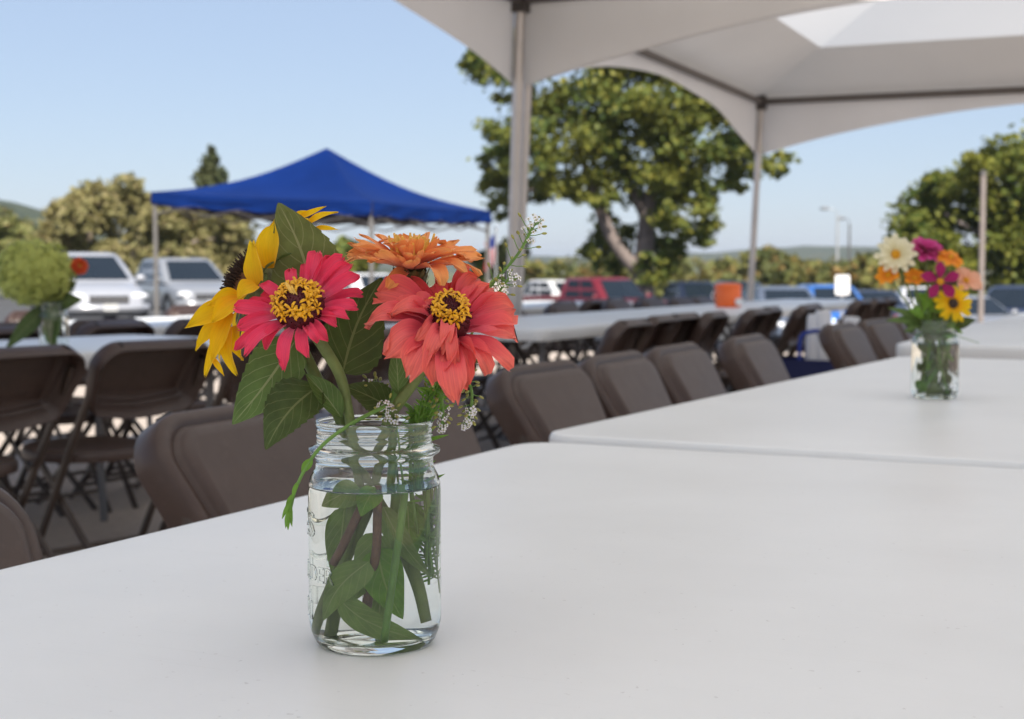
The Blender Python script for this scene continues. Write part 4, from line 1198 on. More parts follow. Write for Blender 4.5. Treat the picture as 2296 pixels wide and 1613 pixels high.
M['pink'] = petal_mat('pink_petal', (0.92, 0.30, 0.42), (0.90, 0.060, 0.160), (0.95, 0.055, 0.125), streak=0.5)
M['coral'] = petal_mat('coral_petal', (0.55, 0.018, 0.10), (0.86, 0.085, 0.135), (0.96, 0.20, 0.135), streak=0.45)
M['orange'] = petal_mat('orange_petal', (0.72, 0.14, 0.15), (0.92, 0.30, 0.12), (0.97, 0.40, 0.11), streak=0.4)
M['yellow'] = petal_mat('sunflower_petal', (0.92, 0.36, 0.003), (0.97, 0.56, 0.004), (0.97, 0.63, 0.006), 0.45, 0.35)
M['cream'] = petal_mat('cream_petal', (0.70, 0.62, 0.30), (0.80, 0.74, 0.48), (0.84, 0.80, 0.58), 0.35, 0.15)
M['magenta'] = petal_mat('magenta_petal', (0.45, 0.015, 0.12), (0.55, 0.03, 0.20), (0.66, 0.07, 0.32))
M['cosmos'] = petal_mat('cosmos_petal', (0.22, 0.003, 0.06), (0.30, 0.006, 0.09), (0.36, 0.008, 0.12))
M['marigold'] = petal_mat('marigold_petal', (0.65, 0.12, 0.01), (0.80, 0.24, 0.008), (0.85, 0.32, 0.010))
M['peach'] = petal_mat('peach_petal', (0.75, 0.28, 0.14), (0.78, 0.36, 0.22), (0.80, 0.42, 0.28))
M['redorange'] = petal_mat('redorange_petal', (0.40, 0.02, 0.02), (0.60, 0.06, 0.015), (0.66, 0.10, 0.02))
M['maroon'] = paint('maroon_disc', (0.085, 0.006, 0.012), 0.7, 0.3, 300)
M['floret'] = paint('yellow_floret', (0.86, 0.36, 0.004), 0.5, 0.45, 420)
M['floret_pale'] = paint('pale_floret', (0.80, 0.50, 0.10), 0.55, 0.2, 300)
M['seedhead'] = paint('dark_seedhead', (0.035, 0.016, 0.010), 0.7, 0.3, 300)
M['seedbrown'] = paint('brown_seedhead', (0.12, 0.045, 0.012), 0.7, 0.3, 300)
M['stem'] = paint('green_stem', (0.15, 0.20, 0.055), 0.6, 0.22, 60, bump=0.3, bscale=900)
M['stem_red'] = paint('purplish_stem', (0.15, 0.085, 0.055), 0.6, 0.35, 60, bump=0.3, bscale=900)
M['stem_bright'] = paint('bright_stem', (0.13, 0.26, 0.045), 0.5, 0.18, 60)
M['calyx'] = paint('calyx', (0.14, 0.15, 0.05), 0.6, 0.35, 200)
M['leaf'] = leaf_mat('zinnia_leaf', (0.10, 0.165, 0.042), (0.30, 0.34, 0.16))
M['leaf_dark'] = leaf_mat('sunflower_leaf', (0.062, 0.095, 0.024), (0.20, 0.23, 0.09), 0.22)
M['leaf_olive'] = leaf_mat('sunflower_leaf_back', (0.12, 0.14, 0.036), (0.29, 0.29, 0.13), 0.3)
M['leaf_wet'] = leaf_mat('wet_leaf', (0.21, 0.31, 0.085), (0.42, 0.48, 0.22), 0.35, True)
M['leaf_wet2'] = leaf_mat('wet_leaf_bright', (0.17, 0.34, 0.045), (0.38, 0.50, 0.14), 0.4, True)
M['white_petal'] = paint('tiny_white_petal', (0.78, 0.76, 0.76), 0.6, 0.05, 300)
M['pod'] = paint('seed_pod', (0.30, 0.30, 0.07), 0.5, 0.3, 250)
M['hydrangea'] = petal_mat('hydrangea_floret', (0.42, 0.48, 0.11), (0.52, 0.57, 0.14), (0.56, 0.57, 0.18), 0.35, 0.2)

# ------------------------------------------------------------------ the main bouquet
JB = J0 + Vector((0, 0, 0.009))
rf = random.Random(7)
def thing(name, label, cat, group=None):
    t = empty(name, JB); tag(t, label, cat, group); return t
GRP = 'flowers in the large jar'

# pink zinnia
t = thing('zinnia', 'pink-red zinnia facing front left, with a yellow ring round a dark centre', 'flower', GRP)
c = P(672, 690, -0.030); n = Vector((-0.06, -0.86, 0.50)).normalized()
def C1(pts): return [(440 / 1.115 + x / 4.0, 490 / 1.115 + y / 4.0, f, w, cu) for x, y, f, w, cu in pts]
tips = C1([(1000, 650, 0, .95, 0), (1120, 590, 0, .8, -.1), (1235, 490, 0, 1.25, 0), (1360, 540, 0, 1.0, 0), (1480, 555, 0, 1.2, 0), (1560, 610, .004, 1.15, 0), (1640, 715, .006, 1.1, -.1),
           (1672, 860, 0, .8, -.15), (1630, 985, .004, 1.0, -.1), (1550, 1075, .008, .9, -.15), (1440, 1120, .010, .9, -.2), (1385, 1240, .012, 1.0, -.2), (1225, 1385, .014, 1.1, -.1),
           (1030, 1505, .012, .95, -.12), (690, 1370, .016, 1.25, -.15), (580, 1345, .010, .9, -.1), (590, 1190, .006, 1.0, 0), (530, 1015, .002, 1.15, 0), (630, 940, -.002, .9, 0), (735, 800, 0, 1.1, 0), (730, 900, -.006, .8, 0), (860, 1300, .016, .9, -.2), (1300, 1250, .016, .8, -.2)])
target_petals(t, JB, c, n, 0.011, tips, 0.0049, M['pink'], rf, cup=0.6)
disc(t, JB, c + n * 0.001, n, 0.0178, 0.0150, M['maroon'], M['floret'], rf, 30, (0.50, 0.88), 0.0052, 170, 0.0022, arc=lambda a: True)
mm = MB()
for (x, y) in ((655, 668), (663, 672), (650, 664)):
    p = P(x + 12, y + 14, c.y - YJ) + n * 0.014; mm.tube([p, p + Vector((-0.004, -0.001, 0.007))], [0.0012, 0.0008], 6)
rel(mm, JB).build('stamen', M['floret_pale'], t)
mm = MB(); mm.lathe([(0.003, -0.020), (0.0065, -0.016), (0.0095, -0.008), (0.0115, -0.002)], 20, c, True, axis=n); rel(mm, JB).build('calyx', M['calyx'], t)
stem(t, JB, [c - n * 0.016, P(733, 790, -0.008), P(765, 850, -0.008), P(783, 935, -0.008), P(795, 1010, -0.006), P(806, 1120, 0.006), P(790, 1290, 0.014), P(775, 1428, 0.014)], 0.0044, 0.0030, M['stem'])

# coral zinnia
t = thing('zinnia', 'large ruffled coral zinnia at the right of the bouquet', 'flower', GRP)
c = P(1005, 728, -0.035); n = Vector((0.10, -0.74, 0.66)).normalized()
def C2(pts): return [(840 / 1.115 + x / 3.598, 500 / 1.115 + y / 3.598, f, w, cu) for x, y, f, w, cu in pts]
tips = C2([(1150, 640, -.004, 1.25, -.05), (1265, 745, 0, 1.35, 0), (1440, 900, .004, 1.5, -.05), (1455, 1110, .006, 1.45, -.1), (1420, 1330, .006, 1.0, -.1), (1230, 1340, .012, 1.0, -.2), (1100, 1330, .014, 1.1, -.25), (990, 1560, .012, 1.15, -.05),
           (1090, 1440, .008, 1.0, -.1), (830, 1370, .014, 1.2, -.2), (620, 1330, .012, 1.25, -.25), (430, 1190, .008, 1.25, -.2), (215, 950, -.002, 1.05, -.2), (390, 850, .006, 1.0, -.3), (285, 745, -.012, 1.35, -.1), (460, 610, -.014, .8, -.2), (700, 650, -.010, .85, -.3), (840, 590, -.012, .85, -.3), (930, 630, -.012, .9, -.2), (1060, 600, -.012, 1.2, 0)])
target_petals(t, JB, c, n, 0.010, tips, 0.0083, M['coral'], rf, arch=0.12, cup=0.45, ruffle=0.22, twist=0.55)
inner = C2([(650, 810, .012, .75, -.4), (540, 780, .006, .8, -.45), (470, 890, .010, .9, -.3), (770, 1170, .024, .75, -.4), (900, 1060, .030, .6, -.4), (1010, 1200, .026, .65, -.4), (860, 640, -.004, .6, -.4), (700, 1060, .016, .7, -.3)])
target_petals(t, JB, c + n * 0.004, n, 0.009, inner, 0.0080, M['coral'], rf, arch=0.2, cup=0.6, ruffle=0.25, twist=0.9)
disc(t, JB, c + n * 0.004, n, 0.0148, 0.0200, M['maroon'], M['floret'], rf, 22, (0.55, 0.80), 0.0052, 200, 0.0026)
mm = MB(); mm.lathe([(0.003, -0.020), (0.0065, -0.016), (0.0095, -0.008), (0.0105, -0.002)], 20, c, True, axis=n); rel(mm, JB).build('calyx', M['calyx'], t)
stem(t, JB, [c - n * 0.016, P(940, 840, -0.006), P(902, 893, -0.008), P(872, 940, -0.006), P(852, 1010, 0.002), P(838, 1100, 0.012), P(785, 1280, 0.012), P(740, 1412, 0.002)], 0.0044, 0.0030, M['stem'])

# orange zinnia seen from the side
t = thing('zinnia', 'orange zinnia seen from the side at the top of the bouquet', 'flower', GRP)
c = P(922, 602, 0.010); n = Vector((0.03, -0.14, 0.99)).normalized(); nb, a_, b_ = basis(n)
for ring, (cnt, L, el, hw) in enumerate(((15, 0.0450, 10, 0.0068), (13, 0.0415, 19, 0.0064), (11, 0.034, 28, 0.0058), (8, 0.024, 48, 0.005))):
    for k in range(cnt):
        an = 2 * pi * (k + 0.5 * (ring % 2)) / cnt + rf.uniform(-.12, .12); d = a_ * cos(an) + b_ * sin(an); e = radians(el + rf.uniform(-7, 7))
        ll = L * rf.uniform(0.86, 1.08); b = c + d * 0.007 + n * (0.0018 * ring)
        petal(t, JB, b, b + (d * cos(e) + n * sin(e)) * ll, n, hw * rf.uniform(0.85, 1.15), M['orange'], rf, arch=rf.uniform(0.0, 0.09), cup=rf.uniform(.15, .5), curl=rf.choice([0, 0, -.12, .1, -.2]), twist=rf.uniform(-.4, .4), ruffle=0.12)
petal(t, JB, c - n * 0.004, P(872, 640, -0.02), Vector((0, -1, .3)), 0.0050, M['orange'], rf, arch=0.2, curl=-.1)
disc(t, JB, c + n * 0.004, n, 0.011, 0.007, M['seedbrown'], M['floret'], rf, 14, (0.3, 0.8), 0.0036, 60, 0.003)
mm = MB()
for k in range(24):
    an = k * 2.4; r_ = 0.0125 * sqrt((k + 3) / 27); p = c + (a_ * cos(an) + b_ * sin(an)) * r_ + n * 0.006
    q = p + (n + (a_ * cos(an) + b_ * sin(an)) * 0.25).normalized() * rf.uniform(0.014, 0.021)
    mm.tube([p, p.lerp(q, .5), q], [0.0012, 0.0015, 0.0008], 5)
o = rel(mm, JB).build('quill', M['floret_pale'], t); o['kind'] = 'stuff'
mm = MB(); mm.lathe([(0.0035, -0.024), (0.0085, -0.021), (0.0115, -0.013), (0.0108, -0.006), (0.0115, -0.001)], 24, c, True, axis=n)
rel(mm, JB).build('calyx', M['calyx'], t)
mm = MB()
for r0 in range(4):
    for k in range(12):
        an = 2 * pi * (k + .5 * (r0 % 2)) / 12; d = a_ * cos(an) + b_ * sin(an); z = -0.020 + r0 * 0.005; rr = 0.0112 + 0.0004 * r0
        p = c + d * rr + n * z; s_ = n.cross(d)
        mm.add([p - s_ * 0.0022 - d * .001, p + s_ * 0.0022 - d * .001, p + n * 0.004 + d * .0008 + s_ * .0016, p + n * 0.0062 + d * .0012, p + n * 0.004 + d * .0008 - s_ * .0016], [(0, 1, 2, 3, 4)])
o = rel(mm, JB).build('bract', M['calyx'], t); o['kind'] = 'stuff'
stem(t, JB, [c - n * 0.022, P(912, 700, 0.012), P(893, 850, 0.014), P(882, 930, 0.012), P(880, 1030, 0.012), P(868, 1200, 0.016), P(850, 1405, 0.014)], 0.0042, 0.0030, M['stem_bright'])
leaf(t, JB, P(893, 885, -0.006), P(886, 770, -0.016), 0.0072, (0.3, -1, 0.1), M['leaf'], rf, 0, 0.4, 0.04, 0.0, 'lance')

# sunflower turned away to the left
t = thing('sunflower', 'yellow sunflower turned away to the left behind the pink zinnia', 'flower', GRP)
c = P(562, 628, 0.026); n = Vector((-0.83, 0.10, 0.55)).normalized(); nb, a_, b_ = basis(n)
disc(t, JB, c, n, 0.0215, 0.009, M['seedbrown'], M['floret'], rf, 0, (0.3, 0.8), 0.003, 330, 0.0075, M['seedhead'], 0.0008)
mm = MB(); mm.lathe([(0.004, -0.024), (0.009, -0.020), (0.016, -0.012), (0.020, -0.004), (0.0212, 0.0)], 28, c, True, axis=n); rel(mm, JB).build('receptacle', M['calyx'], t)
for k in range(13):                          # far half, only tips and gaps show
    an = 2 * pi * k / 13 + rf.uniform(-.1, .1); d = a_ * cos(an) + b_ * sin(an)
    if d.y < 0.15: continue
    b = c + d * 0.0255; v = d * 0.95 - n * rf.uniform(0.0, 0.3)
    petal(t, JB, b, b + v.normalized() * 0.048 * rf.uniform(.85, 1.1), n, 0.0085, M['yellow'], rf, 'ray', arch=0.1, cup=0.3, twist=rf.uniform(-.3, .3), groove=0.1)
def CS(x, y, dy): return P(394.6 + x / 4.0, 439.5 + y / 4.0, dy)
for (bx, by, tx, ty, dy0, dy1, hw, ar) in [(745, 800, 690, 410, -.010, -.004, 27, .16), (845, 650, 880, 225, -.004, .004, 28, .22), (725, 800, 550, 920, -.016, -.024, 25, .10), (590, 920, 285, 985, -.008, -.016, 21, -.22), (530, 980, 92, 1180, -.006, -.012, 24, -.16),
        (575, 930, 325, 1140, -.014, -.024, 24, -.12), (420, 1120, 178, 1385, -.002, -.002, 17, -.10), (500, 1050, 320, 1490, -.010, -.016, 21, -.10), (430, 1230, 262, 1620, -.002, -.004, 18, -.06), (470, 1180, 548, 1605, -.004, -.010, 22, .10), (540, 1160, 596, 1470, .002, -.006, 20, .08),
        (330, 1450, 430, 1615, -.006, -.010, 7, .1), (1080, 210, 1345, 95, .016, .012, 7, .18), (1180, 250, 1450, 150, .014, .010, 8, .22), (1250, 290, 1458, 305, .014, .008, 6, .16), (1060, 200, 1215, 150, .02, .016, 9, .2), (640, 860, 470, 1060, .004, -.004, 18, -.1)]:
    b = CS(bx, by, dy0); tp = CS(tx, ty, dy1); nn = Vector((-0.45, -0.85, 0.25)).normalized()
    petal(t, JB, b, tp, nn, hw * PXM * rf.uniform(.95, 1.1), M['yellow'], rf, 'ray', arch=abs(ar) * 0.6, cup=0.35, curl=0.0, twist=rf.uniform(-.5, .5), groove=0.12, ruffle=0.12)
for k in range(20):
    an = 2 * pi * k / 20; d = a_ * cos(an) + b_ * sin(an); b = c + d * 0.022 - n * 0.009
    leaf(t, JB, b, b + (d - n * rf.uniform(.1, .6)).normalized() * rf.uniform(0.020, 0.032), 0.0058, -n, M['leaf_dark'], rf, 0, 0.3, -0.1, 0, 'lance', 'sepal', nw=4, nl=12)
stem(t, JB, [c - n * 0.022, P(640, 715, 0.020), P(683, 795, 0.012), P(722, 872, 0.006), P(757, 927, 0.002), P(790, 1010, 0.006), P(860, 1160, 0.012), P(915, 1300, -0.004), P(938, 1392, -0.008)], 0.0046, 0.0040, M['stem'])
leaf(t, JB, P(706, 690, 0.006), P(624, 455, 0.004), 0.0285, (0.15, -1, 0.12), M['leaf_olive'], rf, 0.09, 0.10, 0.03, 0.05)
leaf(t, JB, P(768, 838, 0.010), P(856, 622, 0.030), 0.0265, (-0.1, -1, 0.25), M['leaf_dark'], rf, 0.09, -0.12, -0.03, -0.06)
leaf(t, JB, P(662, 765, 0.004), P(521, 952, -0.004), 0.0235, (-0.1, -1, 0.3), M['leaf'], rf, 0.10, 0.12, 0.05, -0.04)
leaf(t, JB, P(712, 868, -0.008), P(596, 1009, -0.026), 0.0215, (-0.2, -1, 0.30), M['leaf_dark'], rf, 0.12, 0.35, 0.06, 0.06)
leaf(t, JB, P(766, 938, -0.014), P(684, 838, -0.012), 0.0085, (0.5, -1, 0.2), M['leaf'], rf, 0.0, 0.7, 0.03, 0.02, 'lance')
leaf(t, JB, P(880, 918, 0.010), P(772, 866, 0.004), 0.0150, (0.1, -0.8, 0.6), M['leaf_dark'], rf, 0.12, 0.2, 0.06)

# under-water leaves of the stems, each flower keeps its own
def wet(parent, b, tp, hw, face, mt='leaf_wet', **kw):
    leaf(parent, JB, P(*b), P(*tp), hw, face, M[mt], rf, 0, kw.get('fold', 0.15), kw.get('bend', 0.05), kw.get('curve', 0.05), 'ovate', nl=20)
t = bpy.data.objects['zinnia']; t2 = bpy.data.objects['zinnia.001']; t3 = bpy.data.objects['zinnia.002']
def W(px, py, dy): return (842 + (px - 842) / 1.2, py, dy)        # the water widens what stands in it
for (own, b, tp, hw, f, mt, bend, cv) in [
        (t, W(800, 1098, -.022), W(712, 1134, -.020), 26, (.1, -1, .2), 'leaf_wet', .05, .05), (t3, W(842, 1096, -.022), W(806, 1156, -.030), 22, (0, -1, .2), 'leaf_wet2', .05, .05),
        (t, W(845, 1188, -.006), W(790, 1345, -.010), 30, (-.1, -1, .1), 'leaf_wet', .08, -.08), (t3, W(858, 1132, -.004), W(972, 1294, -.008), 20, (-.2, -1, .1), 'leaf_wet', .04, .05),
        (t3, W(846, 1224, -.016), W(902, 1384, -.012), 36, (.1, -1, .1), 'leaf_wet2', .04, .05), (t, W(826, 1256, -.024), W(716, 1390, -.020), 31, (.2, -1, .15), 'leaf_wet', .05, .10),
        (t2, W(752, 1336, -.024), W(958, 1432, -.012), 25, (-.1, -1, .15), 'leaf_wet', -.10, .10), (t2, W(785, 1130, .012), W(772, 1300, .016), 22, (0, -1, 0), 'leaf_wet', .03, 0), (t3, W(862, 1240, .008), W(845, 1400, .010), 26, (0, -1, 0), 'leaf_wet', .03, 0),
        (t2, W(900, 1120, .014), W(905, 1260, .016), 24, (.2, -1, 0), 'leaf_wet2', .03, 0)]:
    leaf(own, JB, P(*b), P(*tp), hw * PXM * 1.22, f, M[mt], rf, 0, .15, bend, cv, 'ovate', nl=20)
stem(t2, JB, [P(*W(812, 1130, -.016)), P(*W(790, 1175, -.018)), P(*W(765, 1225, -.018)), P(*W(745, 1262, -.016))], 0.0028, 0.0028, M['stem_red'], name='side_stem')
stem(t3, JB, [P(*W(849, 1092, -.020)), P(*W(846, 1150, -.021)), P(*W(844, 1224, -.020)), P(*W(834, 1285, -.014)), P(*W(822, 1360, -.008))], 0.0026, 0.0030, M['stem_red'], name='side_stem')

# cut flower stalk standing on its own in the front of the jar
t = thing('cut_stalk', 'bright green cut stalk leaning in the front of the large jar', 'stalk')
stem(t, JB, [P(*W(912, 1090, -.018)), P(*W(898, 1200, -.024)), P(*W(880, 1320, -.027)), P(*W(862, 1434, -.026))], 0.0026, 0.0025, M['stem_bright'])

# ---- white flowering sprigs
def tiny_flower(m, p, n, s, rnd):
    n, a, b = basis(n); r0 = rnd.uniform(0, 6)
    for k in range(4):
        an = r0 + k * pi / 2; d = a * cos(an) + b * sin(an); s_ = n.cross(d)
        m.add([p, p + d * s * .6 - s_ * s * .42, p + d * s * 1.05 - n * s * .1, p + d * s * .6 + s_ * s * .42], [(0, 1, 2, 3)])
def sprig(label, pts, r0, r1, pods, flowers, seed, plen=0.0085, tipn=10, leaves=0):
    rnd = random.Random(seed); t = thing('pepperweed_sprig', label, 'sprig', 'white flowering sprigs'); sp = spline(pts, 10)
    m = MB(); m.tube(sp, lerp_list(r0, r1, len(sp)), 8); rel(m, JB).build('stem', M['stem_bright'], t)
    st = MB(); pd = MB(); wf = MB(); n_ = len(sp)
    for i in range(pods):
        f = (1 - (i + .5) / pods * 0.55); k = int(f * (n_ - 2)); p = sp[k]; tg = (sp[k + 1] - sp[k]).normalized()
        h = tg.orthogonal().normalized(); an = i * 2.4 + rnd.uniform(-.3, .3); d = Quaternion(tg, an) @ h; d.y *= 0.6; d = (d.normalized() + tg * 0.55).normalized()
        L = plen * rnd.uniform(.8, 1.5); e = p + d * L + Vector((0, 0, 0.001))
        st.tube([p, p.lerp(e, .5) - Vector((0, 0, .0006)), e], 0.00032, 5)
        pd.ball(e + d * 0.0016, (0.0013, 0.0010, 0.0021), 7, 5, d.to_track_quat('Z', 'Y'))
    ln = [sum((sp[q + 1] - sp[q]).length for q in range(k, n_ - 1)) for k in range(n_)]
    for i in range(flowers):
        back = (i / flowers) ** 1.4 * 0.017; k = max(q for q in range(n_) if ln[q] >= back or q == 0); k = min(k, n_ - 2)
        p = sp[k].lerp(sp[k + 1], rnd.random()); tg = (sp[k + 1] - sp[k]).normalized(); h = tg.orthogonal().normalized()
        d = (Quaternion(tg, i * 2.4 + rnd.uniform(-.4, .4)) @ h + tg * (1.1 - back * 45)).normalized(); e = p + d * plen * rnd.uniform(.55, 1.0)
        st.tube([p, e], 0.0003, 4); tiny_flower(wf, e, (d + Vector((0, -.5, .2))).normalized(), 0.0023 * rnd.uniform(.7, 1.2), rnd)
        pd.ball(e - d * 0.0004, 0.0008, 6, 4)
    for nm, mb, mt in (('pedicel', st, 'stem_bright'), ('seed_pod', pd, 'pod'), ('blossom', wf, 'white_petal')):
        if mb.v: o = rel(mb, JB).build(nm, M[mt], t); o['kind'] = 'stuff'
    for i in range(leaves):
        k = int(n_ * rnd.uniform(.15, .75)); p = sp[k]; d = Vector((rnd.uniform(-1, 1), rnd.uniform(-.6, .6), rnd.uniform(-.3, .8))).normalized()
        leaf(t, JB, p, p + d * rnd.uniform(.010, .020), 0.0014, (0, -1, .3), M['leaf_wet2'], rnd, 0, .2, .1, 0, 'lance', nw=2, nl=8)
    return t
sprig('tall sprig with seed pods and a white tip at the upper right', [P(925, 1260, 0.012), P(928, 1080, 0.016), P(955, 950, 0.018), P(990, 870, 0.014), P(1040, 755, 0.012), P(1095, 650, 0.008), P(1160, 572, 0.006), P(1200, 500, 0.004)], 0.0013, 0.0010, 34, 22, 41, leaves=10)
sprig('short white-topped sprig beside the tall one', [P(935, 1240, 0.016), P(940, 1080, 0.02), P(962, 950, 0.02), P(1010, 850, 0.018), P(1070, 725, 0.008), P(1115, 660, 0.006), P(1145, 620, 0.004)], 0.0011, 0.0008, 22, 18, 42, leaves=8)
sprig('drooping sprig with white tip hanging right of the jar', [P(920, 1150, 0.010), P(935, 1040, 0.018), P(950, 940, 0.020), P(985, 860, 0.010), P(1030, 835, 0.004), P(1056, 870, 0.0), P(1056, 915, -0.002), P(1046, 952, -0.002)], 0.0012, 0.0010, 30, 26, 43, 0.005)
sprig('small white sprig bending over the right rim of the jar', [P(945, 1200, 0.008), P(940, 1060, 0.012), P(945, 945, 0.012), P(962, 890, 0.006), P(985, 880, 0.0), P(994, 920, -0.004), P(990, 962, -0.006)], 0.0010, 0.0008, 22, 16, 44, 0.005, leaves=6)
sprig('small white blossom cluster just above the jar mouth', [P(915, 1200, 0.0), P(900, 1050, -0.002), P(890, 960, -0.006), P(876, 930, -0.010), P(864, 912, -0.014)], 0.0009, 0.0006, 12, 30, 45, 0.006)
sprig('thin sprig with white buds behind the jar mouth', [P(900, 1180, 0.016), P(890, 1050, 0.018), P(880, 950, 0.018), P(860, 890, 0.018), P(835, 860, 0.018), P(812, 878, 0.016)], 0.0009, 0.0006, 16, 16, 46, 0.006)
sprig('leafy white sprig under the coral zinnia', [P(950, 1220, 0.004), P(948, 1060, 0.014), P(955, 950, 0.016), P(985, 850, 0.006), P(1030, 812, -0.006), P(1085, 800, -0.010)], 0.0011, 0.0008, 26, 22, 47, 0.006, leaves=14)

# feathery greenery behind the rim and inside the water
t = thing('fern_sprig', 'feathery green sprig at the right inside the jar', 'sprig')
m = MB(); rfe = random.Random(9)
for k in range(16):
    b = P(935 + rfe.uniform(-16, 16), 1250 + rfe.uniform(-30, 90), rfe.uniform(-.006, .014)); top = P(960 + rfe.uniform(-40, 48), 835 + rfe.uniform(0, 110), rfe.uniform(-.004, .024))
    mid = P(932 + rfe.uniform(-14, 14), 1010, rfe.uniform(-.004, .014)); sp = spline([b, mid, top], 10); m.tube(sp, lerp_list(0.0008, 0.0004, len(sp)), 6)
    for j in range(16):
        q = sp[int(rfe.uniform(0.0, .98) * (len(sp) - 1))]; d = Vector((rfe.uniform(-1, 1), rfe.uniform(-.5, .3), rfe.uniform(-.2, .9))).normalized(); L = rfe.uniform(.006, .014)
        if (q - JB).to_2d().length > 0.036 and q.z < J0.z + 0.165: continue
        s_ = d.cross(Vector((0, -1, 0.1))).normalized() * 0.0009
        m.add([q - s_ * .4, q + d * L * .5 - s_, q + d * L, q + d * L * .5 + s_, q + s_ * .4], [(0, 1, 2, 3, 4)])
o = rel(m, JB).build('frond', M['leaf_wet2'], t); o['kind'] = 'stuff'

# trailing stem bent over the left rim
t = thing('trailing_stem', 'thin green stem bending over the left rim of the jar', 'stem')
tp = [P(900, 1010, 0.014), P(925, 930, 0.010), P(893, 903, -0.004), P(830, 928, -0.026), P(770, 962, -0.040), P(722, 1000, -0.044), P(688, 1045, -0.046), P(662, 1100, -0.046), P(648, 1160, -0.044)]
sp = spline(tp, 8); m = MB(); m.tube(sp, lerp_list(0.0017, 0.0010, len(sp)), 8); rel(m, JB).build('stem', M['stem_bright'], t)
for i, (x, y, tx, ty) in enumerate([(660, 1105, 640, 1140), (655, 1120, 632, 1165), (650, 1140, 640, 1186), (652, 1130, 655, 1182), (648, 1150, 646, 1190), (668, 1080, 655, 1118), (700, 1028, 676, 1062)]):
    leaf(t, JB, P(x, y, -0.046), P(tx, ty, -0.046 - 0.002 * (i % 3)), 0.0016 if i < 6 else 0.0032, (0.3, -1, 0), M['leaf_wet2'], rf, 0, .3, .05, .05, 'lance', nw=4, nl=12)
# ------------------------------------------------------------------ second bouquet, out of focus at the right
def jar_copy(c, label, rz):
    j = copy_tree(jar_p); j.location = c; j.rotation_euler = (0, 0, rz); tag(j, label, 'jar', 'flower jars'); return j
K2 = on_z(2095, 893, TZ + 0.004); jar_copy(K2, 'clear glass jar of water on the second table at the right', radians(140))
Y2 = K2.y; r2 = random.Random(33)
def P2(px, py, dy=0.0): return at(px, py, Y2 + dy)
G2 = 'flowers in the right-hand jar'
def simple_flower(name, label, cat, group, O, c, n, cnt, L, hw, mat, shape, rings=1, el=8, disc_r=0.008, disc_h=0.006, dm='seedbrown', fm='floret', nfl=10, stem_pts=None, rnd=r2, arch=0.05):
    t = empty(name, O); tag(t, label, cat, group); nb, a_, b_ = basis(n); c = Vector(c)
    for r_ in range(rings):
        for k in range(cnt):
            an = 2 * pi * (k + .5 * (r_ % 2)) / cnt + rnd.uniform(-.08, .08); d = a_ * cos(an) + b_ * sin(an); e = radians(el + 22 * r_ + rnd.uniform(-8, 8))
            ll = L * (1 - .2 * r_) * rnd.uniform(.88, 1.08); b = c + d * disc_r * .6 + nb * .001 * r_
            petal(t, O, b, b + (d * cos(e) + nb * sin(e)) * ll, nb, hw * rnd.uniform(.9, 1.1), mat, rnd, shape, arch=arch, cup=rnd.uniform(.1, .3), twist=rnd.uniform(-.2, .2), nl=7, nw=4)
    if disc_r: disc(t, O, c, nb, disc_r, disc_h, M[dm], M[fm], rnd, nfl, (.4, .85), .003, 40, .0016)
    if stem_pts: stem(t, O, [c - nb * .004] + stem_pts, .0020, .0018, M['stem'], 5, 8)
    return t
O2 = K2 + Vector((0, 0, 0.009))
def st2(x): return [P2(2085 + x * 12, 760, 0.0), P2(2092 + x * 14, 820, 0.0), P2(2095 - x * 16, 885, 0.0)]
simple_flower('zinnia', 'cream white zinnia in the right-hand bouquet', 'flower', G2, O2, P2(2008, 572, -.01), (-.2, -.93, .30), 12, .038, .0066, M['cream'], 'zinnia', 2, 4, .010, .006, 'floret', 'floret', 12, [P2(2040, 660, 0)] + st2(-1))
simple_flower('zinnia', 'magenta pink zinnia at the top of the right-hand bouquet', 'flower', G2, O2, P2(2077, 562, .01), (.1, -.45, .88), 15, .037, .008, M['magenta'], 'zinnia', 3, -4, .008, .006, 'maroon', 'floret', 8, [P2(2080, 650, 0)] + st2(0))
simple_flower('marigold', 'orange marigold at the upper right of the right-hand bouquet', 'flower', G2, O2, P2(2132, 578, -.01), (.25, -.6, .75), 8, .028, .010, M['marigold'], 'round', 1, -10, .006, .005, 'floret', 'floret', 8, [P2(2115, 660, 0)] + st2(.5))
simple_flower('marigold', 'orange marigold below the cream zinnia', 'flower', G2, O2, P2(1992, 618, -.01), (-.4, -.8, .5), 7, .024, .009, M['marigold'], 'round', 1, 15, .006, .005, 'floret', 'floret', 6, [P2(2040, 690, 0)] + st2(-.6))
simple_flower('marigold', 'small orange marigold left of the magenta cosmos', 'flower', G2, O2, P2(2050, 626, -.01), (0, -.7, .7), 6, .024, .009, M['marigold'], 'round', 1, 10, .006, .005, 'floret', 'floret', 6, [P2(2065, 690, 0)] + st2(-.3))
simple_flower('cosmos', 'deep magenta cosmos in the middle of the right-hand bouquet', 'flower', G2, O2, P2(2108, 632, -.035), (.05, -.96, .2), 5, .041, .0115, M['cosmos'], 'round', 1, 5, .007, .004, 'floret', 'floret', 8, [P2(2100, 700, 0)] + st2(.2))
simple_flower('zinnia', 'peach flower at the right of the right-hand bouquet', 'flower', G2, O2, P2(2165, 630, -.01), (.2, -.75, .6), 5, .032, .015, M['peach'], 'round', 1, 8, .006, .005, 'floret', 'floret', 8, [P2(2130, 700, 0)] + st2(.7))
simple_flower('coneflower', 'yellow flower with a dark brown eye low in the right-hand bouquet', 'flower', G2, O2, P2(2137, 681, -.035), (.08, -.97, .15), 14, .034, .0058, M['yellow'], 'strap', 1, 4, .0105, .008, 'seedhead', 'floret', 0, [P2(2120, 730, -.01)] + st2(.9))
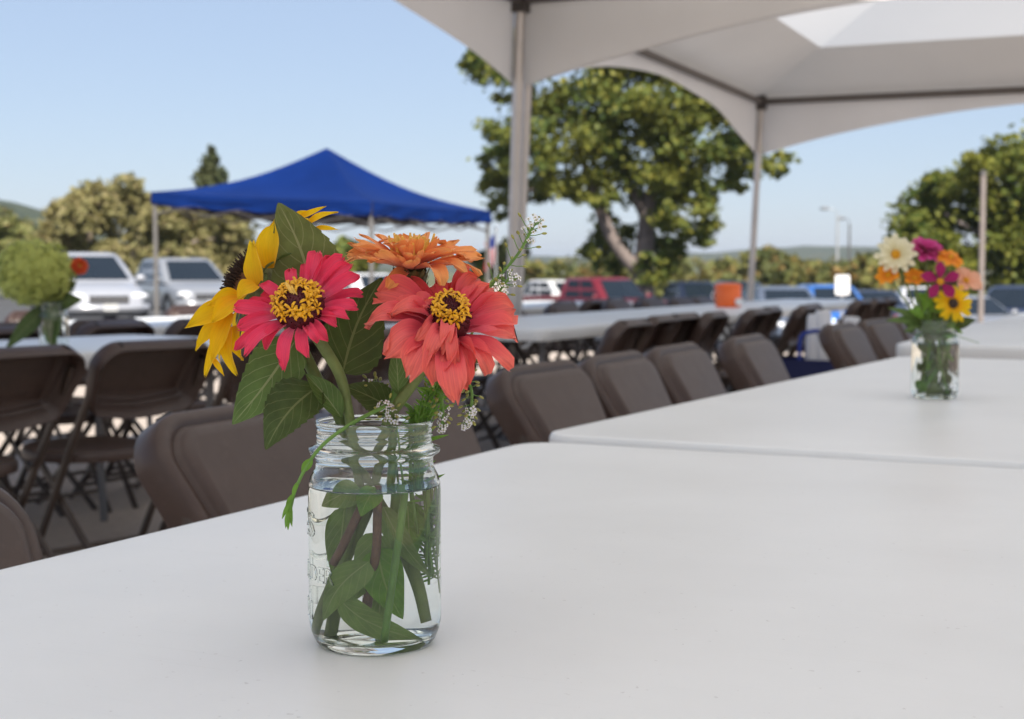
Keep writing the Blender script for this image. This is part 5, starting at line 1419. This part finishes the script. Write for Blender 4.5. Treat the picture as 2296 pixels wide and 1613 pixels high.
t = empty('foliage_sprig', O2); tag(t, 'leafy greenery filling the right-hand bouquet and jar', 'greenery', G2)
for i in range(72):
    if i < 40:
        b = P2(2092 + r2.uniform(-30, 34), r2.uniform(690, 750), r2.uniform(-.02, .04)); d = Vector((r2.uniform(-1, 1), r2.uniform(-.4, .6), r2.uniform(-.6, .55))).normalized(); L = r2.uniform(.03, .06)
    else:
        b = P2(2095 + r2.uniform(-28, 28), r2.uniform(775, 870), r2.uniform(-.02, .02)); d = Vector((r2.uniform(-.25, .25), r2.uniform(-.2, .2), r2.uniform(-1, -.3))).normalized(); L = r2.uniform(.015, .026)
    leaf(t, O2, b, b + d * L, L * r2.uniform(.16, .32), (r2.uniform(-.5, .5), -1, .3), M[r2.choice(['leaf', 'leaf_dark', 'leaf_wet2'])], r2, 0, .2, .08, .05, 'lance', nw=4, nl=10)
for i in range(16):
    stem(t, O2, [P2(2095 + r2.uniform(-30, 30), 880, r2.uniform(-.02, .02)), P2(2095 + r2.uniform(-26, 26), 780, r2.uniform(-.02, .02)), P2(2092 + r2.uniform(-24, 24), 735, r2.uniform(-.02, .02)), P2(2088 + r2.uniform(-50, 50), 655, r2.uniform(-.02, .02))], .0020, .0014, M[r2.choice(['stem', 'stem_bright'])], 5, 7)
for x, y in ((1990, 690), (1985, 720), (2030, 745)):
    leaf(t, O2, P2(2070, 720, 0), P2(x, y, -.02), .011, (0, -1, .5), M['leaf'], r2, .05, .2, .05)
stem(t, O2, [P2(2075, 730, -.02), P2(2110, 745, -.04), P2(2150, 755, -.04), P2(2195, 770, -.05)], .0011, .0007, M['stem_bright'], 6, 6)

# ------------------------------------------------------------------ third jar with the green hydrangea at the left
Y3 = 4.92; K3 = Vector((at(122, 785, Y3).x, Y3, TZ)); jar_copy(K3, 'clear glass jar under the green hydrangea at the left', radians(60))
r3 = random.Random(44); O3 = K3 + Vector((0, 0, 0.009))
def P3(px, py, dy=0.0): return at(px, py, Y3 + dy)
t = empty('hydrangea', O3); tag(t, 'big lime green hydrangea head in the left-hand jar', 'flower', 'flowers in the left-hand jar')
c = P3(78, 612, 0.0); m = MB()
for i in range(900):
    f = 1 - 2 * (i + .5) / 900; an = i * 2.39996; rr = sqrt(1 - f * f)
    d = Vector((rr * cos(an), rr * sin(an), f)); lump = (1 + .14 * noise.noise(d * 3.0)) * r3.uniform(.88, 1.03)
    p = c + Vector((d.x * .128, d.y * .115, d.z * .105)) * lump
    nn, a_, b_ = basis((d + Vector((r3.uniform(-.5, .5), r3.uniform(-.5, .5), r3.uniform(-.5, .5)))).normalized()); r0 = r3.uniform(0, 6); s = .0125 * r3.uniform(.8, 1.25)
    for k in range(4):
        q = r0 + k * pi / 2; e = a_ * cos(q) + b_ * sin(q); g = nn.cross(e)
        m.add([p, p + e * s * .55 - g * s * .5 + nn * .002, p + e * s * 1.05 + nn * .001, p + e * s * .55 + g * s * .5 + nn * .002], [(0, 1, 2, 3)], [(0.5, 0), (0, .6), (.5, 1), (1, .6)])
o = rel(m, O3).build('blossom', M['hydrangea'], t); o['kind'] = 'stuff'
m = MB(); m.ball(c, (.104, .094, .084), 16, 10); rel(m, O3).build('flower_core', M['leaf_wet'], t)
stem(t, O3, [P3(95, 640), P3(112, 700), P3(120, 740), P3(125, 780)], .0045, .004, M['stem'], 6, 10)
m = MB()
for i in range(40):
    d = Vector((r3.gauss(0, 1), r3.gauss(0, 1), r3.gauss(0, 1))).normalized(); m.tube([P3(95, 645), c + Vector((d.x * .115, d.y * .10, d.z * .09))], .0012, 4)
o = rel(m, O3).build('branchlet', M['stem'], t); o['kind'] = 'stuff'
for b, tp_, hw, mt in (((105, 690, 0), (12, 785, -.03), .034, 'leaf_dark'), ((120, 690, -.02), (118, 790, -.045), .030, 'leaf'), ((115, 680, 0), (185, 672, -.01), .038, 'leaf_dark'), ((118, 670, .02), (172, 632, .02), .03, 'leaf_dark'), ((118, 715, .0), (112, 770, .01), .02, 'leaf_wet'), ((118, 690, .01), (60, 735, .03), .03, 'leaf_dark')):
    leaf(t, O3, P3(*b), P3(*tp_), hw, (.1, -1, .2), M[mt], r3, .05, .15, .06)
simple_flower('zinnia', 'small red-orange zinnia beside the green hydrangea', 'flower', 'flowers in the left-hand jar', O3, P3(178, 597, .0), (.5, -.8, .35), 12, .028, .008, M['redorange'], 'zinnia', 3, 0, .006, .006, 'maroon', 'floret', 6, [P3(165, 650), P3(135, 715), P3(118, 775)], r3)

# ------------------------------------------------------------------ the air
hz = MB().box((0, 2600, 27), (6400, 7000, 70)).build('haze', None, None, False, None)
hz.data.materials.clear()
k = NT('haze_air'); k.n.remove(k.b)
pv = k.node('ShaderNodeVolumePrincipled'); pv.inputs['Density'].default_value = 0.0002
pv.inputs['Color'].default_value = (0.80, 0.88, 1.0, 1); pv.inputs['Anisotropy'].default_value = 0.2
k.link(pv.outputs[0], k.out.inputs['Volume']); hz.data.materials.append(k.m)
tag(hz, 'thin blue haze of the distance', 'haze', kind='stuff')
